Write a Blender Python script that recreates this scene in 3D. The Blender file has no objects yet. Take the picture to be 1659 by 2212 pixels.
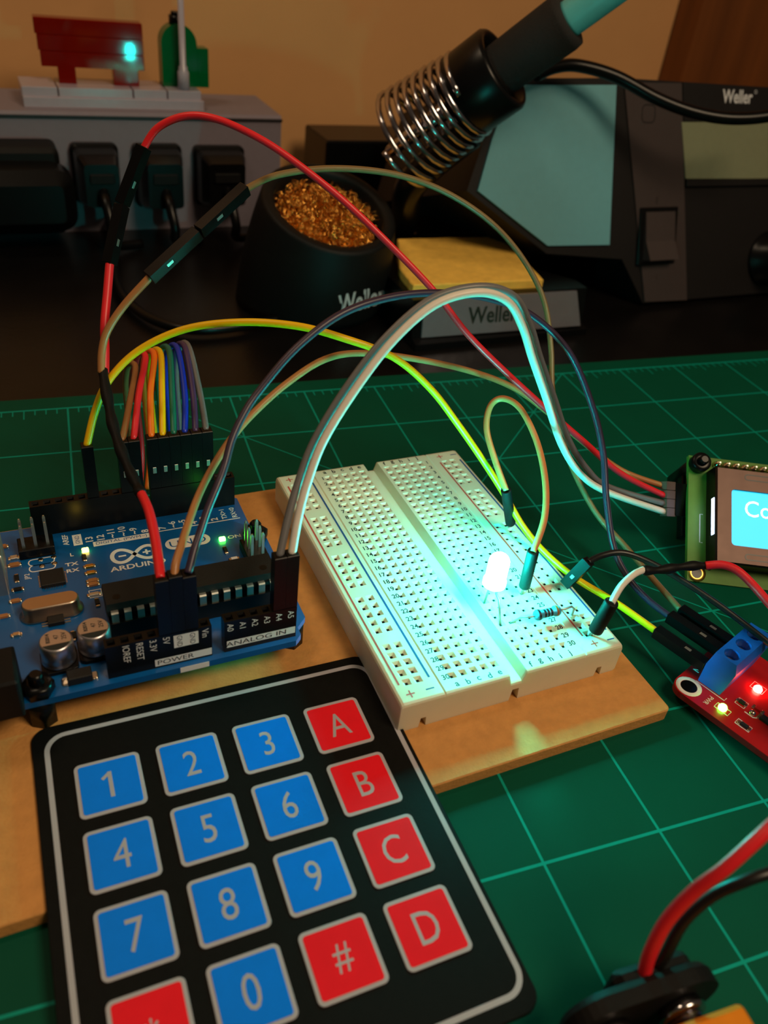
import bpy, bmesh, math, random
from mathutils import Vector, Matrix
from mathutils.bvhtree import BVHTree
random.seed(7)
S = 0.001                      # everything below is written in millimetres
W, H = 1659, 2212
V = Vector
scene = bpy.context.scene
COL = scene.collection

# ------------------------------------------------------------------ camera
FPX, PITCH, YAW, ROLL = 1773.2, 0.64028, -0.48823, 0.13040
CAM = V((-84.99, -131.13, 138.34))
_cp, _sp, _cy, _sy = math.cos(PITCH), math.sin(PITCH), math.cos(YAW), math.sin(YAW)
FWD = V((-_sy*_cp, _cy*_cp, -_sp))
_r = V((_cy, _sy, 0)); _u = _r.cross(FWD)
RGT = math.cos(ROLL)*_r + math.sin(ROLL)*_u
UPV = -math.sin(ROLL)*_r + math.cos(ROLL)*_u
cd = bpy.data.cameras.new('camera'); cam = bpy.data.objects.new('camera', cd); COL.objects.link(cam)
cd.sensor_fit = 'VERTICAL'; cd.sensor_height = 36.0; cd.lens = FPX/H*36.0
cd.clip_start = 0.005; cd.clip_end = 20
cd.dof.use_dof = True; cd.dof.focus_distance = 0.196; cd.dof.aperture_fstop = 19.0
cam.matrix_world = Matrix.Translation(CAM*S) @ Matrix((RGT, UPV, -FWD)).transposed().to_4x4()
scene.camera = cam

def ray(u, v): return FWD + RGT*((u-W/2)/FPX) + UPV*((H/2-v)/FPX)
def ak(u, v, k): return CAM + ray(u, v)*k
def az(u, v, z):
    d = ray(u, v); return CAM + d*((z-CAM.z)/d.z)
def ay(u, v, y):
    d = ray(u, v); return CAM + d*((y-CAM.y)/d.y)
def apl(u, v, p, n):
    d = ray(u, v); return CAM + d*((p-CAM).dot(n)/d.dot(n))
def proj(p):
    d = p-CAM; k = d.dot(FWD); return (W/2+FPX*d.dot(RGT)/k, H/2-FPX*d.dot(UPV)/k, k)

# ------------------------------------------------------------------ world, lights, exposure
world = bpy.data.worlds.new('world'); scene.world = world; world.use_nodes = True
bg = world.node_tree.nodes['Background']; bg.inputs[0].default_value = (1.0, 0.74, 0.50, 1); bg.inputs[1].default_value = 0.045
def area(name, loc, target, size, power, col):
    l = bpy.data.lights.new(name, 'AREA'); l.shape = 'DISK'; l.size = size*S; l.energy = power; l.color = col
    o = bpy.data.objects.new(name, l); COL.objects.link(o); o.location = V(loc)*S
    o.rotation_euler = (V(target)-V(loc)).to_track_quat('-Z', 'Y').to_euler(); return o
area('ceiling_lamp', (180, -360, 580), (20, 20, 0), 260, 2.45, (1.0, 0.75, 0.48))
area('wall_fill', (-260, 150, 640), (-120, 330, 100), 120, 0.6, (1.0, 0.76, 0.5))  # added fill light without a known source, brightens the left of the wall
vs = scene.view_settings
vs.view_transform = 'Standard'; vs.look = 'None'; vs.gamma = 1.0; vs.use_curve_mapping = False; vs.exposure = 0.0
scene.cycles.use_denoising = True
scene.cycles.sample_clamp_indirect = 6.0

# ------------------------------------------------------------------ materials
def lin(c):
    f = lambda x: x/12.92 if x <= 0.04045 else ((x+0.055)/1.055)**2.4
    return tuple(f(v/255) for v in c)
MATS = {}
def mat(name, rgb, rough=0.5, metal=0.0, var=0.08, scale=300, bump=0.0, bscale=900, emit=None, es=0.0, sss=0.0, sr=3.0, coat=0.0, spec=0.5, trans=0.0, stretch=None):
    m = bpy.data.materials.new(name); m.use_nodes = True; nt = m.node_tree; b = nt.nodes['Principled BSDF']
    c = lin(rgb)
    b.inputs['Roughness'].default_value = rough; b.inputs['Metallic'].default_value = metal
    b.inputs['Specular IOR Level'].default_value = spec
    b.inputs['Base Color'].default_value = (*c, 1)
    tc = nt.nodes.new('ShaderNodeTexCoord'); src = tc.outputs['Object']
    if stretch:
        mp = nt.nodes.new('ShaderNodeMapping'); mp.inputs['Scale'].default_value = stretch
        nt.links.new(src, mp.inputs['Vector']); src = mp.outputs['Vector']
    if var:
        n = nt.nodes.new('ShaderNodeTexNoise'); n.inputs['Scale'].default_value = scale; n.inputs['Detail'].default_value = 4
        nt.links.new(src, n.inputs['Vector'])
        r = nt.nodes.new('ShaderNodeMapRange'); r.inputs['From Min'].default_value = 0.25; r.inputs['From Max'].default_value = 0.75
        r.inputs['To Min'].default_value = 1-var; r.inputs['To Max'].default_value = 1+var
        nt.links.new(n.outputs['Fac'], r.inputs['Value'])
        mx = nt.nodes.new('ShaderNodeMix'); mx.data_type = 'RGBA'; mx.blend_type = 'MULTIPLY'; mx.inputs[0].default_value = 1
        mx.inputs[6].default_value = (*c, 1); nt.links.new(r.outputs['Result'], mx.inputs[7]); nt.links.new(mx.outputs[2], b.inputs['Base Color'])
    if bump:
        n2 = nt.nodes.new('ShaderNodeTexNoise'); n2.inputs['Scale'].default_value = bscale; n2.inputs['Detail'].default_value = 5
        nt.links.new(src, n2.inputs['Vector'])
        bp = nt.nodes.new('ShaderNodeBump'); bp.inputs['Strength'].default_value = bump; bp.inputs['Distance'].default_value = 0.0004
        nt.links.new(n2.outputs['Fac'], bp.inputs['Height']); nt.links.new(bp.outputs['Normal'], b.inputs['Normal'])
    if emit is not None:
        b.inputs['Emission Color'].default_value = (*emit, 1); b.inputs['Emission Strength'].default_value = es
    if sss:
        b.inputs['Subsurface Weight'].default_value = sss; b.inputs['Subsurface Radius'].default_value = (1.0, 1.0, 0.9); b.inputs['Subsurface Scale'].default_value = sr*S
    if coat: b.inputs['Coat Weight'].default_value = coat; b.inputs['Coat Roughness'].default_value = 0.15
    if trans: b.inputs['Transmission Weight'].default_value = trans
    MATS[name] = m; return m
mat('wall', (214, 160, 104), 0.8, var=0.05, scale=18, bump=0.3, bscale=120)
mat('wood', (120, 66, 24), 0.5, var=0.25, scale=12, stretch=(6, 6, 0.6))
mat('desk', (14, 12, 12), 0.3, spec=0.35, var=0.3, scale=40, bump=0.15, bscale=500)
mat('matgreen', (0, 76, 56), 0.55, spec=0.12, var=0.06, scale=60, bump=0.12, bscale=2500)
mat('matprint', (0, 150, 132), 0.55, spec=0.15, var=0.05)
mat('mdf', (206, 146, 78), 0.75, var=0.10, scale=420, bump=0.35, bscale=1500)
mat('bb', (226, 220, 194), 0.38, var=0.02, sss=0.35, sr=2.2)
mat('clip', (44, 46, 40), 0.6, var=0)
mat('screwhole', (0, 30, 110), 0.5, var=0)
mat('ink', (24, 34, 34), 0.6, var=0.05)
mat('inkred', (205, 70, 60), 0.6, var=0.05)
mat('inkblue', (20, 75, 130), 0.6, var=0.05)
mat('pcb', (0, 86, 150), 0.32, var=0.10, scale=150, coat=0.3)
mat('pcbedge', (70, 110, 110), 0.6, var=0.1)
mat('silk', (232, 226, 220), 0.6, var=0.03)
mat('black', (10, 10, 11), 0.3, spec=0.25, var=0.15)
mat('blackm', (16, 16, 16), 0.55, spec=0.2, var=0.15, bump=0.1)
mat('chip', (24, 24, 24), 0.55, spec=0.3, var=0.1, bump=0.15, bscale=2500)
mat('housing', (92, 74, 62), 0.5, var=0.1)  # display lead's black housings, warm lamp reflection put into the brown colour
mat('tin', (210, 205, 196), 0.42, 1.0, var=0.05)
mat('solder', (220, 205, 180), 0.22, 1.0, var=0.1, scale=900, bump=0.3)
mat('crystal', (200, 180, 160), 0.3, 1.0, var=0.04)
mat('alu', (205, 200, 205), 0.36, 1.0, var=0.04)
mat('ceramic', (168, 112, 62), 0.5, var=0.1)
mat('gold', (226, 178, 84), 0.3, 1.0, var=0.05)
mat('brass', (232, 176, 88), 0.16, 1.0, var=0.1)
mat('keybase', (13, 13, 12), 0.6, spec=0.12, var=0.2, scale=800, bump=0.12, bscale=2500)
mat('keysilver', (176, 174, 182), 0.5, spec=0.2, var=0.03)
mat('keyblue', (0, 128, 252), 0.5, spec=0.12, var=0.03)
mat('keyred', (245, 28, 42), 0.5, spec=0.12, var=0.03)
mat('led', (255, 255, 255), 0.3, var=0, emit=(0.005, 1.0, 0.88), es=290)
mat('leddome', (255, 255, 255), 0.3, var=0, emit=(0.005, 1.0, 0.88), es=480)
mat('ledyellow', (255, 220, 80), 0.3, var=0, emit=(1.0, 0.62, 0.06), es=14)
mat('ledgreen', (120, 255, 80), 0.3, var=0, emit=(0.10, 1.0, 0.05), es=22)
mat('ledred', (255, 120, 80), 0.3, var=0, emit=(1.0, 0.07, 0.05), es=85)
mat('screen', (20, 120, 230), 0.2, var=0, emit=(0.03, 0.66, 1.0), es=1.2, spec=0.1)
mat('pixel', (255, 255, 255), 0.3, var=0, emit=(0.75, 0.95, 1.0), es=1.3)
mat('backlight', (255, 255, 255), 0.3, var=0, emit=(0.45, 0.62, 1.0), es=9)
mat('bezel', (62, 49, 45), 0.38, 0.9, var=0.1)
mat('lcdpcb', (84, 128, 48), 0.5, var=0.08, spec=0.2)
mat('redpcb', (176, 18, 20), 0.32, var=0.08, coat=0.3)
mat('terminal', (0, 92, 196), 0.4, var=0.05)
mat('resblue', (70, 150, 180), 0.4, var=0.05)
mat('bandbrown', (150, 80, 30), 0.4, var=0.05)
mat('bandblack', (15, 15, 20), 0.4, var=0.05)
mat('sponge', (244, 196, 84), 0.9, var=0.12, scale=250, bump=0.6, bscale=700)
mat('teal', (108, 166, 178), 0.5, spec=0.25, var=0.03)
mat('tealhandle', (96, 196, 200), 0.4, var=0.03)
mat('station', (20, 17, 18), 0.5, spec=0.3, var=0.06)
mat('stationface', (60, 50, 50), 0.55, spec=0.3, var=0.04)
mat('stlcd', (126, 130, 104), 0.25, var=0.04)
mat('strip', (128, 120, 132), 0.5, spec=0.3, var=0.03)
mat('stripdark', (30, 28, 32), 0.5, var=0.05)
mat('foam', (24, 23, 23), 0.85, var=0.2, bump=0.4, bscale=1200)
mat('chrome', (190, 186, 192), 0.14, 1.0, var=0.03)
mat('label', (165, 160, 172), 0.26, 0.65, var=0.04, bump=0.5, bscale=260)
mat('lettering', (205, 205, 210), 0.5, var=0.03)
mat('legobrown', (118, 14, 4), 0.05, spec=0.25, var=0.04)
mat('legogrey', (168, 160, 174), 0.15, var=0.03)
mat('legogreen', (0, 92, 44), 0.1, var=0.04)
mat('orange', (232, 136, 0), 0.4, var=0.04)
for nm, c in dict(w_red=(232, 34, 44), w_brown=(150, 100, 58), w_orange=(250, 120, 24), w_yellow=(246, 196, 0), w_green=(14, 110, 90), w_blue=(10, 50, 190), w_purple=(72, 52, 92), w_grey=(110, 110, 112), w_white=(232, 226, 214), w_tan=(176, 120, 70), w_olive=(128, 104, 66), w_black=(22, 22, 22), w_peach=(222, 140, 80), w_navy=(50, 38, 62)).items():
    mat(nm, c, 0.38, var=0.04)

# ------------------------------------------------------------------ mesh builder (mm)
def frame(o, ex, ey):
    ex = V(ex).normalized(); ey = V(ey); ey = (ey-ex*ey.dot(ex)).normalized(); ez = ex.cross(ey)
    m = Matrix((ex, ey, ez)).transposed().to_4x4(); m.translation = V(o); return m
def rr(w, h, r, n=4, cx=0, cy=0):
    out = []
    for sx, sy, a0 in ((1, 1, 0), (-1, 1, 90), (-1, -1, 180), (1, -1, 270)):
        for i in range(n+1):
            a = math.radians(a0+90*i/n); out.append((cx+sx*(w/2-r)+r*math.cos(a), cy+sy*(h/2-r)+r*math.sin(a)))
    return out
def circle(r, n=16, cx=0, cy=0): return [(cx+r*math.cos(2*math.pi*i/n), cy+r*math.sin(2*math.pi*i/n)) for i in range(n)]
def perp(d):
    d = V(d).normalized(); a = V((0, 0, 1)) if abs(d.z) < 0.9 else V((1, 0, 0))
    x = d.cross(a).normalized(); return x, d.cross(x).normalized()
class G:
    def __init__(s, M=None): s.bm = bmesh.new(); s.M = M or Matrix.Identity(4); s.mi = 0; s.sm = False
    def v(s, p): return s.bm.verts.new(s.M @ V(p))
    def f(s, vs, sm=None):
        try:
            f = s.bm.faces.new(vs); f.material_index = s.mi; f.smooth = s.sm if sm is None else sm; return f
        except ValueError: return None
    def quad(s, *ps): return s.f([s.v(p) for p in ps])
    def loft(s, rings, cap0=True, cap1=True, closed=True, sm=None, L=None):
        T = L or Matrix.Identity(4)
        vr = [[s.v(T @ V(p)) for p in r] for r in rings]; n = len(vr[0])
        for a, b in zip(vr, vr[1:]):
            for i in range(n if closed else n-1):
                j = (i+1) % n; s.f([a[i], a[j], b[j], b[i]], sm)
        if cap0: s.f(vr[0][::-1], False)
        if cap1: s.f(vr[-1], False)
        return s
    def prism(s, poly, z0, z1, L=None, sm=False):
        return s.loft([[(x, y, z0) for x, y in poly], [(x, y, z1) for x, y in poly]], sm=sm, L=L)
    def rrp(s, cx, cy, w, h, r, z0, z1, bev=0.0, n=4, L=None, sm=False):
        if bev <= 0: return s.prism(rr(w, h, r, n, cx, cy), z0, z1, L, sm)
        a = rr(w, h, r, n, cx, cy); b = rr(w-2*bev, h-2*bev, max(r-bev, 0.01), n, cx, cy)
        return s.loft([[(x, y, z0) for x, y in a], [(x, y, z1-bev) for x, y in a], [(x, y, z1) for x, y in b]], L=L, sm=sm)
    def box(s, x0, x1, y0, y1, z0, z1, bev=0.0, L=None):
        if bev > 0: return s.rrp((x0+x1)/2, (y0+y1)/2, x1-x0, y1-y0, bev, z0, z1, bev, 2, L)
        return s.prism([(x0, y0), (x1, y0), (x1, y1), (x0, y1)], z0, z1, L)
    def cyl(s, p0, p1, r0, r1=None, n=16, caps=True):
        p0, p1 = V(p0), V(p1); r1 = r0 if r1 is None else r1; x, y = perp(p1-p0)
        ring = lambda p, r: [p+x*(r*math.cos(2*math.pi*i/n))+y*(r*math.sin(2*math.pi*i/n)) for i in range(n)]
        return s.loft([ring(p0, r0), ring(p1, r1)], caps, caps, sm=True)
    def lathe(s, prof, L=None, n=24, caps=True):
        return s.loft([[(r*math.cos(2*math.pi*i/n), r*math.sin(2*math.pi*i/n), z) for i in range(n)] for r, z in prof], caps, caps, sm=True, L=L)
    def tube(s, pts, r, n=10, caps=True):
        pts = [V(p) for p in pts]; rings = []; x = None
        for i, p in enumerate(pts):
            t = (pts[min(i+1, len(pts)-1)]-pts[max(i-1, 0)]).normalized()
            if x is None: x, _ = perp(t)
            x = (x-t*x.dot(t)).normalized(); y = t.cross(x); q = r[i] if isinstance(r, (list, tuple)) else r
            rings.append([p+x*(q*math.cos(2*math.pi*j/n))+y*(q*math.sin(2*math.pi*j/n)) for j in range(n)])
        return s.loft(rings, caps, caps, sm=True)
    def ribbon(s, pts, w, L=None, closed=False):
        T = L or Matrix.Identity(4); P2 = [V((p[0], p[1])) for p in pts]; n = len(P2); a = []; b = []
        for i in range(n):
            p0 = P2[(i-1) % n] if closed else P2[max(i-1, 0)]; p1 = P2[(i+1) % n] if closed else P2[min(i+1, n-1)]
            t = (p1-p0).normalized(); nn = V((-t.y, t.x))*(w/2)
            a.append(s.v(T @ V((*(P2[i]+nn), 0)))); b.append(s.v(T @ V((*(P2[i]-nn), 0))))
        for i in range(n if closed else n-1):
            j = (i+1) % n; s.f([b[i], b[j], a[j], a[i]])
        return s
GLY = {}
def glyph(t, bold):
    key = (t, bold)
    if key not in GLY:
        c = bpy.data.curves.new('print', 'FONT'); c.body = t; c.size = 1.0; c.resolution_u = 3; c.align_x = 'CENTER'; c.align_y = 'CENTER'
        if bold: c.offset = 0.022
        o = bpy.data.objects.new('print', c); me = bpy.data.meshes.new_from_object(o)
        vs = [tuple(v.co[:2]) for v in me.vertices]; fs = [tuple(p.vertices) for p in me.polygons]
        bpy.data.objects.remove(o); bpy.data.meshes.remove(me); bpy.data.curves.remove(c)
        if vs:
            ox = (min(v[0] for v in vs)+max(v[0] for v in vs))/2; oy = (min(v[1] for v in vs)+max(v[1] for v in vs))/2
            vs = [(a-ox, b-oy) for a, b in vs]
        GLY[key] = (vs, fs)
    return GLY[key]
def txt(g, t, M, size, sx=1.0, bold=False, lift=0.0):
    vs, fs = glyph(t, bold); bv = [g.v(M @ V((x*size*sx, y*size, lift))) for x, y in vs]
    for f in fs: g.f([bv[i] for i in f])
    return g
def txtw(t, bold=False):
    vs, _ = glyph(t, bold); return max(v[0] for v in vs)-min(v[0] for v in vs)

# ------------------------------------------------------------------ scene objects
INV = {}
def tag(o, label, cat, group=None, kind=None):
    if label: o['label'] = label
    if cat: o['category'] = cat
    if group: o['group'] = group
    if kind: o['kind'] = kind
    return o
def thing(name, label, cat, M=(0, 0, 0), group=None):
    M = Matrix.Translation(V(M)) if not isinstance(M, Matrix) else M.copy()
    o = bpy.data.objects.new(name, None); COL.objects.link(o); o.empty_display_size = 0.005
    INV[o.name] = M.inverted(); Ms = M.copy(); Ms.translation = M.translation*S; o.matrix_world = Ms
    return tag(o, label, cat, group)
def gw(t): return G(INV[t.name])
def mesh(name, g, mats):
    me = bpy.data.meshes.new(name)
    bmesh.ops.scale(g.bm, vec=(S, S, S), verts=g.bm.verts)
    bmesh.ops.recalc_face_normals(g.bm, faces=g.bm.faces)
    g.bm.to_mesh(me); g.bm.free()
    for m in ([mats] if isinstance(mats, str) else mats): me.materials.append(MATS[m])
    return me
def part(name, g, mats, parent=None, label=None, kind=None):
    o = bpy.data.objects.new(name, mesh(name, g, mats)); COL.objects.link(o)
    if parent: o.parent = parent
    if label: o['label'] = label
    if kind: o['kind'] = kind
    return o
def again(o, off, parent=None):
    c = o.copy(); COL.objects.link(c); c.location = o.location+V(off)*S
    if parent: c.parent = parent
    return c

# ================================================================== SETTING
t = part('wall_back', G().box(-700, 900, 352, 360, -400, 900), 'wall'); tag(t, 'plain beige painted wall behind the workbench', 'wall', kind='structure')
wx = ay(1497, 80, 330).x
t = part('wall_right', G().box(wx, wx+420, 330, 350, -10, 900), 'wood'); tag(t, 'brown wooden panel standing at the wall beside the soldering station', 'wall panel', kind='structure')
t = part('desk', G().box(-700, 900, -500, 352, -30, -2.2, 0), 'desk'); tag(t, 'dark glossy desk top under the green cutting mat', 'desk', kind='structure')

# ================================================================== CUTTING MAT
MYAW = -0.08259
MM = Matrix.Translation(V((103.866, 95.105, 0))) @ Matrix.Rotation(MYAW, 4, 'Z')
t = thing('cutting_mat', 'green self-healing cutting mat with teal inch grid', 'cutting mat', MM)
part('sheet', G().rrp(-60, -190, 560, 395, 6, -2.2, 0.0, 0.3), 'matgreen', t)
IN = 25.4; g = G(); zl = 0.03
def seg(a, b, w=0.55, z=zl):
    g.ribbon([a, b], w, Matrix.Translation((0, 0, z)))
for c in range(-13, 9): seg((c*IN, 0), (c*IN, -14*IN))
for r in range(0, 15): seg((-13*IN, -r*IN), (8*IN, -r*IN), 0.6 if r else 0.8, zl+0.004)
seg((0, 0), (-9*IN, -9*IN), 0.4, zl+0.008); seg((-6*IN, 0), (3*IN, -9*IN), 0.4, zl+0.012)
for i in range(-13*8, 8*8):
    if i % 8: seg((i*IN/8, 0), (i*IN/8, -(5.2 if i % 4 == 0 else 3.0)), 0.35)
part('grid_print', g, 'matprint', t, 'teal printed inch grid and ruler ticks', kind='stuff')

# ================================================================== MDF BASE
ZB = 3.2
t = thing('mounting_board', 'tan fibreboard sheet carrying the circuit board and white breadboard', 'board', (-40, -3, 0))
g = gw(t); g.rrp(-38.5, -3.2, 143, 101.5, 1.2, 0.03, ZB, 0.25, 4); part('board_panel', g, 'mdf', t)

# ================================================================== BREADBOARD
BX, BY = 0.2, 0.75; ZT = 11.4; Q = 2.54
t = thing('breadboard', 'white solderless breadboard glowing under the lit cyan lamp', 'breadboard', (BX, BY, ZB))
bb = t
X0, X1, Y0, Y1 = -27.3, 27.3, -41.0, 41.0
zt = ZT-ZB
prof = [(X0+.5, 0), (X0, .5), (X0, zt-.7), (X0+.2, zt-.2), (X0+.7, zt), (-17.6, zt), (-17.35, zt-.35), (-17.1, zt), (-2.1, zt), (-1.3, zt-2.6), (1.3, zt-2.6), (2.1, zt), (17.1, zt), (17.35, zt-.35), (17.6, zt), (X1-.7, zt), (X1-.2, zt-.2), (X1, zt-.7), (X1, .5), (X1-.5, 0),
        (23.2, 0), (23.0, 2.6), (21.8, 2.6), (21.5, 0), (1.3, 0), (1.0, 3.4), (-0.6, 3.4), (-0.9, 0), (-20.9, 0), (-21.1, 2.6), (-22.3, 2.6), (-22.6, 0)]
skip = {(4, 5), (7, 8), (11, 12), (14, 15)}
g = G()
def prring(y, dz): return [(x, y, z-dz if z > zt-3 else z) for x, z in prof]
rings = [[g.v(p) for p in prring(y, d)] for y, d in ((Y0, .7), (Y0+.2, .2), (Y0+.7, 0), (Y1-.7, 0), (Y1-.2, .2), (Y1, .7))]
n = len(prof)
for k, (a, b) in enumerate(zip(rings, rings[1:])):
    for i in range(n):
        j = (i+1) % n
        if k == 2 and (i, j) in skip: continue
        g.f([a[i], a[j], b[j], b[i]])
g.f(rings[0]); g.f(rings[-1][::-1])
def hole(cx, cy):
    h = Q/2; a, b = 0.86, 0.31
    R = [[(cx+sx*w, cy+sy*w, z) for sx, sy in ((-1, -1), (1, -1), (1, 1), (-1, 1))] for w, z in ((h, zt), (a, zt), (b, zt-.55), (b, zt-2.2))]
    vr = [[g.v(p) for p in r] for r in R]
    for k_, (A, B) in enumerate(zip(vr, vr[1:])):
        g.mi = 1 if k_ == 2 else 0
        for i in range(4): g.f([A[i], A[(i+1) % 4], B[(i+1) % 4], B[i]])
    g.mi = 1; g.f(vr[-1]); g.mi = 0
def strip(x0, x1, xs, ys):
    ya, yb = Y0+.7, Y1-.7; l, r = min(xs)-Q/2, max(xs)+Q/2
    g.quad((x0, ya, zt), (l, ya, zt), (l, yb, zt), (x0, yb, zt)); g.quad((r, ya, zt), (x1, ya, zt), (x1, yb, zt), (r, yb, zt))
    cur = ya
    for y in sorted(ys):
        if y-Q/2 > cur+1e-4: g.quad((l, cur, zt), (r, cur, zt), (r, y-Q/2, zt), (l, y-Q/2, zt))
        cur = y+Q/2
        for x in xs: hole(x, y)
    g.quad((l, cur, zt), (r, cur, zt), (r, yb, zt), (l, yb, zt))
RAILY = [(-14+i+i//5)*Q for i in range(25)]
ROWY = [(15.5-r)*Q for r in range(1, 31)]
strip(X0+.7, -17.6, [-23.75, -23.75+Q], RAILY); strip(17.6, X1-.7, [21.21, 21.21+Q], RAILY)
strip(-17.1, -2.1, [(c-5.5)*Q for c in range(5)], ROWY); strip(2.1, 17.1, [(c-5.5)*Q for c in range(7, 12)], ROWY)
part('body', g, ['bb', 'clip'], t)
def bbtop(x, y): return V((BX+x, BY+y, ZT))
def holepos(c, r): return bbtop((c-5.5)*Q, (15.5-r)*Q)
g = G(); e = zt+0.02
T2 = lambda x, y, a=0: Matrix.Translation((x, y, e)) @ Matrix.Rotation(a, 4, 'Z')
for r in range(1, 31):
    txt(g, str(r), T2(-15.4, (15.5-r)*Q), 1.85, 0.95, True); txt(g, str(r), T2(16.05, (15.5-r)*Q), 1.85, 0.95, True)
for c, ch in zip([0, 1, 2, 3, 4, 7, 8, 9, 10, 11], 'abcdefghij'):
    txt(g, ch, T2((c-5.5)*Q, 39.35), 2.1, 1, True); txt(g, ch, T2((c-5.5)*Q, -39.35), 2.1, 1, True)
part('row_print', g, 'ink', t, 'small black row numbers and column letters', kind='stuff')
for x, m, nm in ((-25.6, 'inkred', 'red_line'), (19.75, 'inkred', 'red_line'), (-18.75, 'inkblue', 'blue_line'), (26.15, 'inkblue', 'blue_line')):
    g = G(); g.ribbon([(x, -35.8), (x, 35.8)], 0.42 if m == 'inkred' else 0.5, Matrix.Translation((0, 0, e))); part(nm, g, m, t)
g = G()
for x in (-24.3, 21.0):
    for y in (38.6, -38.6):
        g.ribbon([(x-.95, y), (x+.95, y)], .3, Matrix.Translation((0, 0, e))); g.ribbon([(x, y-.95), (x, y+.95)], .3, Matrix.Translation((0, 0, e+.004)))
part('plus_mark', g, 'inkred', t, kind='stuff')
g = G()
for x in (-19.9, 25.4):
    for y in (38.6, -38.6): g.ribbon([(x-.95, y), (x+.95, y)], .32, Matrix.Translation((0, 0, e)))
part('minus_mark', g, 'inkblue', t, kind='stuff')

# ================================================================== ARDUINO
AO = V((-105.7, -17.1, 0)); ZP = 11.5; ZH = 20.0
ar = thing('microcontroller_board', 'blue microcontroller board with black pin headers and lit lamps', 'circuit board', (AO.x, AO.y, ZB))
def gA(): return G(Matrix.Translation((0, 0, -ZB)))      # board coordinates in x, y; z is world height
def A(u, v, z=ZP): p = az(u, v, z)-AO; return p.x, p.y
out = [(0, 0), (64.5, 0), (66.04, 1.5), (66.04, 3.6), (68.58, 6.1), (68.58, 37.9), (66.04, 40.4), (66.04, 51.9), (64.6, 53.34), (0, 53.34)]
g = gA(); g.prism(out, ZP-1.6, ZP); pcb = part('pcb', g, 'pcb', ar)
# mounting hardware
for (x, y) in ((13.97, 2.54), (66.04, 7.62), (15.24, 50.8), (66.04, 35.56)):
    g = gA(); g.cyl((x, y, ZB), (x, y, ZP-1.6), 2.7, n=6); part('standoff', g, 'black', ar)
for (x, y) in ((13.97, 2.54), (66.04, 35.56)):
    g = gA(); g.lathe([(3.1, ZP), (3.1, ZP+1.9), (2.7, ZP+2.3), (1.5, ZP+2.3)], Matrix.Translation((x, y, 0)), 6)
    nt = part('nut', g, 'black', ar)
    g = gA(); g.lathe([(1.45, ZP)]+[(1.45 if i % 2 else 1.25, ZP+2.3+i*.25) for i in range(9)]+[(1.0, ZP+4.7)], Matrix.Translation((x, y, 0)), 14); part('screw_thread', g, 'black', nt)
# headers
def header(x0, nn, y, name):
    g = gA(); w = 1.25
    xa, xb = x0-1.27, x0+(nn-1)*2.54+1.27
    g.loft([[(xa, y-w, z), (xb, y-w, z), (xb, y+w, z), (xa, y+w, z)] for z in (ZP, ZH)], True, False)
    for i in range(nn):
        c = x0+i*2.54; a, b = 1.27, .42
        R = [[(c+sx*p, y+sy*min(p, w) if z == ZH and p == a else y+sy*p, z) for sx, sy in ((-1, -1), (1, -1), (1, 1), (-1, 1))] for p, z in ((a, ZH), (.75, ZH), (b, ZH-.45), (b, ZH-3))]
        vr = [[g.v(p) for p in r] for r in R]
        for Aa, B in zip(vr, vr[1:]):
            for k in range(4): g.f([Aa[k], Aa[(k+1) % 4], B[(k+1) % 4], B[k]])
        g.f(vr[-1])
    return part(name, g, 'black', ar)
hd1 = header(18.8, 10, 50.8, 'pin_header'); hd2 = header(45.72, 8, 50.8, 'pin_header'); hp = header(27.94, 8, 2.54, 'pin_header'); ha = header(50.8, 6, 2.54, 'pin_header')
# silk on the front faces of the two near headers
FY = 2.54-1.25-0.02
def down(x, z): return frame((x, FY, z), (0, 0, -1), (1, 0, 0))
def front(x, z, y=FY): return frame((x, y, z), (1, 0, 0), (0, 0, 1))
g = gA()
for i, s_ in enumerate(['', 'IOREF', 'RESET', '3.3V', '5V', '', '', 'Vin']):
    if s_: txt(g, s_, down(27.94+i*2.54, 19.5-txtw(s_)*1.9/2*0.95), 1.9, 0.95)
for i in range(6): txt(g, 'A%d' % i, down(50.8+i*2.54, 18.3), 1.85, 1.0)
g.ribbon([(40.64-1.15, 0), (43.18+1.15, 0)], 3.4, frame((0, FY+.005, 17.7), (1, 0, 0), (0, 0, 1)))
g.ribbon([(35.6, 0), (46.9, 0)], 1.9, frame((0, FY+.005, 12.9), (1, 0, 0), (0, 0, 1)))
g.ribbon([(50.0, 0), (64.6, 0)], 1.9, frame((0, FY+.005, 13.6), (1, 0, 0), (0, 0, 1)))
part('header_print', g, 'silk', hp, 'white pin names on the header side', kind='stuff')
g = gA()
for x in (40.64, 43.18): txt(g, 'GND', frame((x, FY-.01, 17.7), (0, 0, -1), (1, 0, 0)), 1.5, 0.9)
txt(g, 'POWER', frame((39.7, FY-.01, 12.9), (1, 0, 0), (0, 0, 1)), 1.75, 1.2); txt(g, 'ANALOG IN', frame((56.2, FY-.01, 13.6), (1, 0, 0), (0, 0, 1)), 1.75, 1.35)
part('strip_lettering', g, 'ink', hp, kind='stuff')
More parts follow.
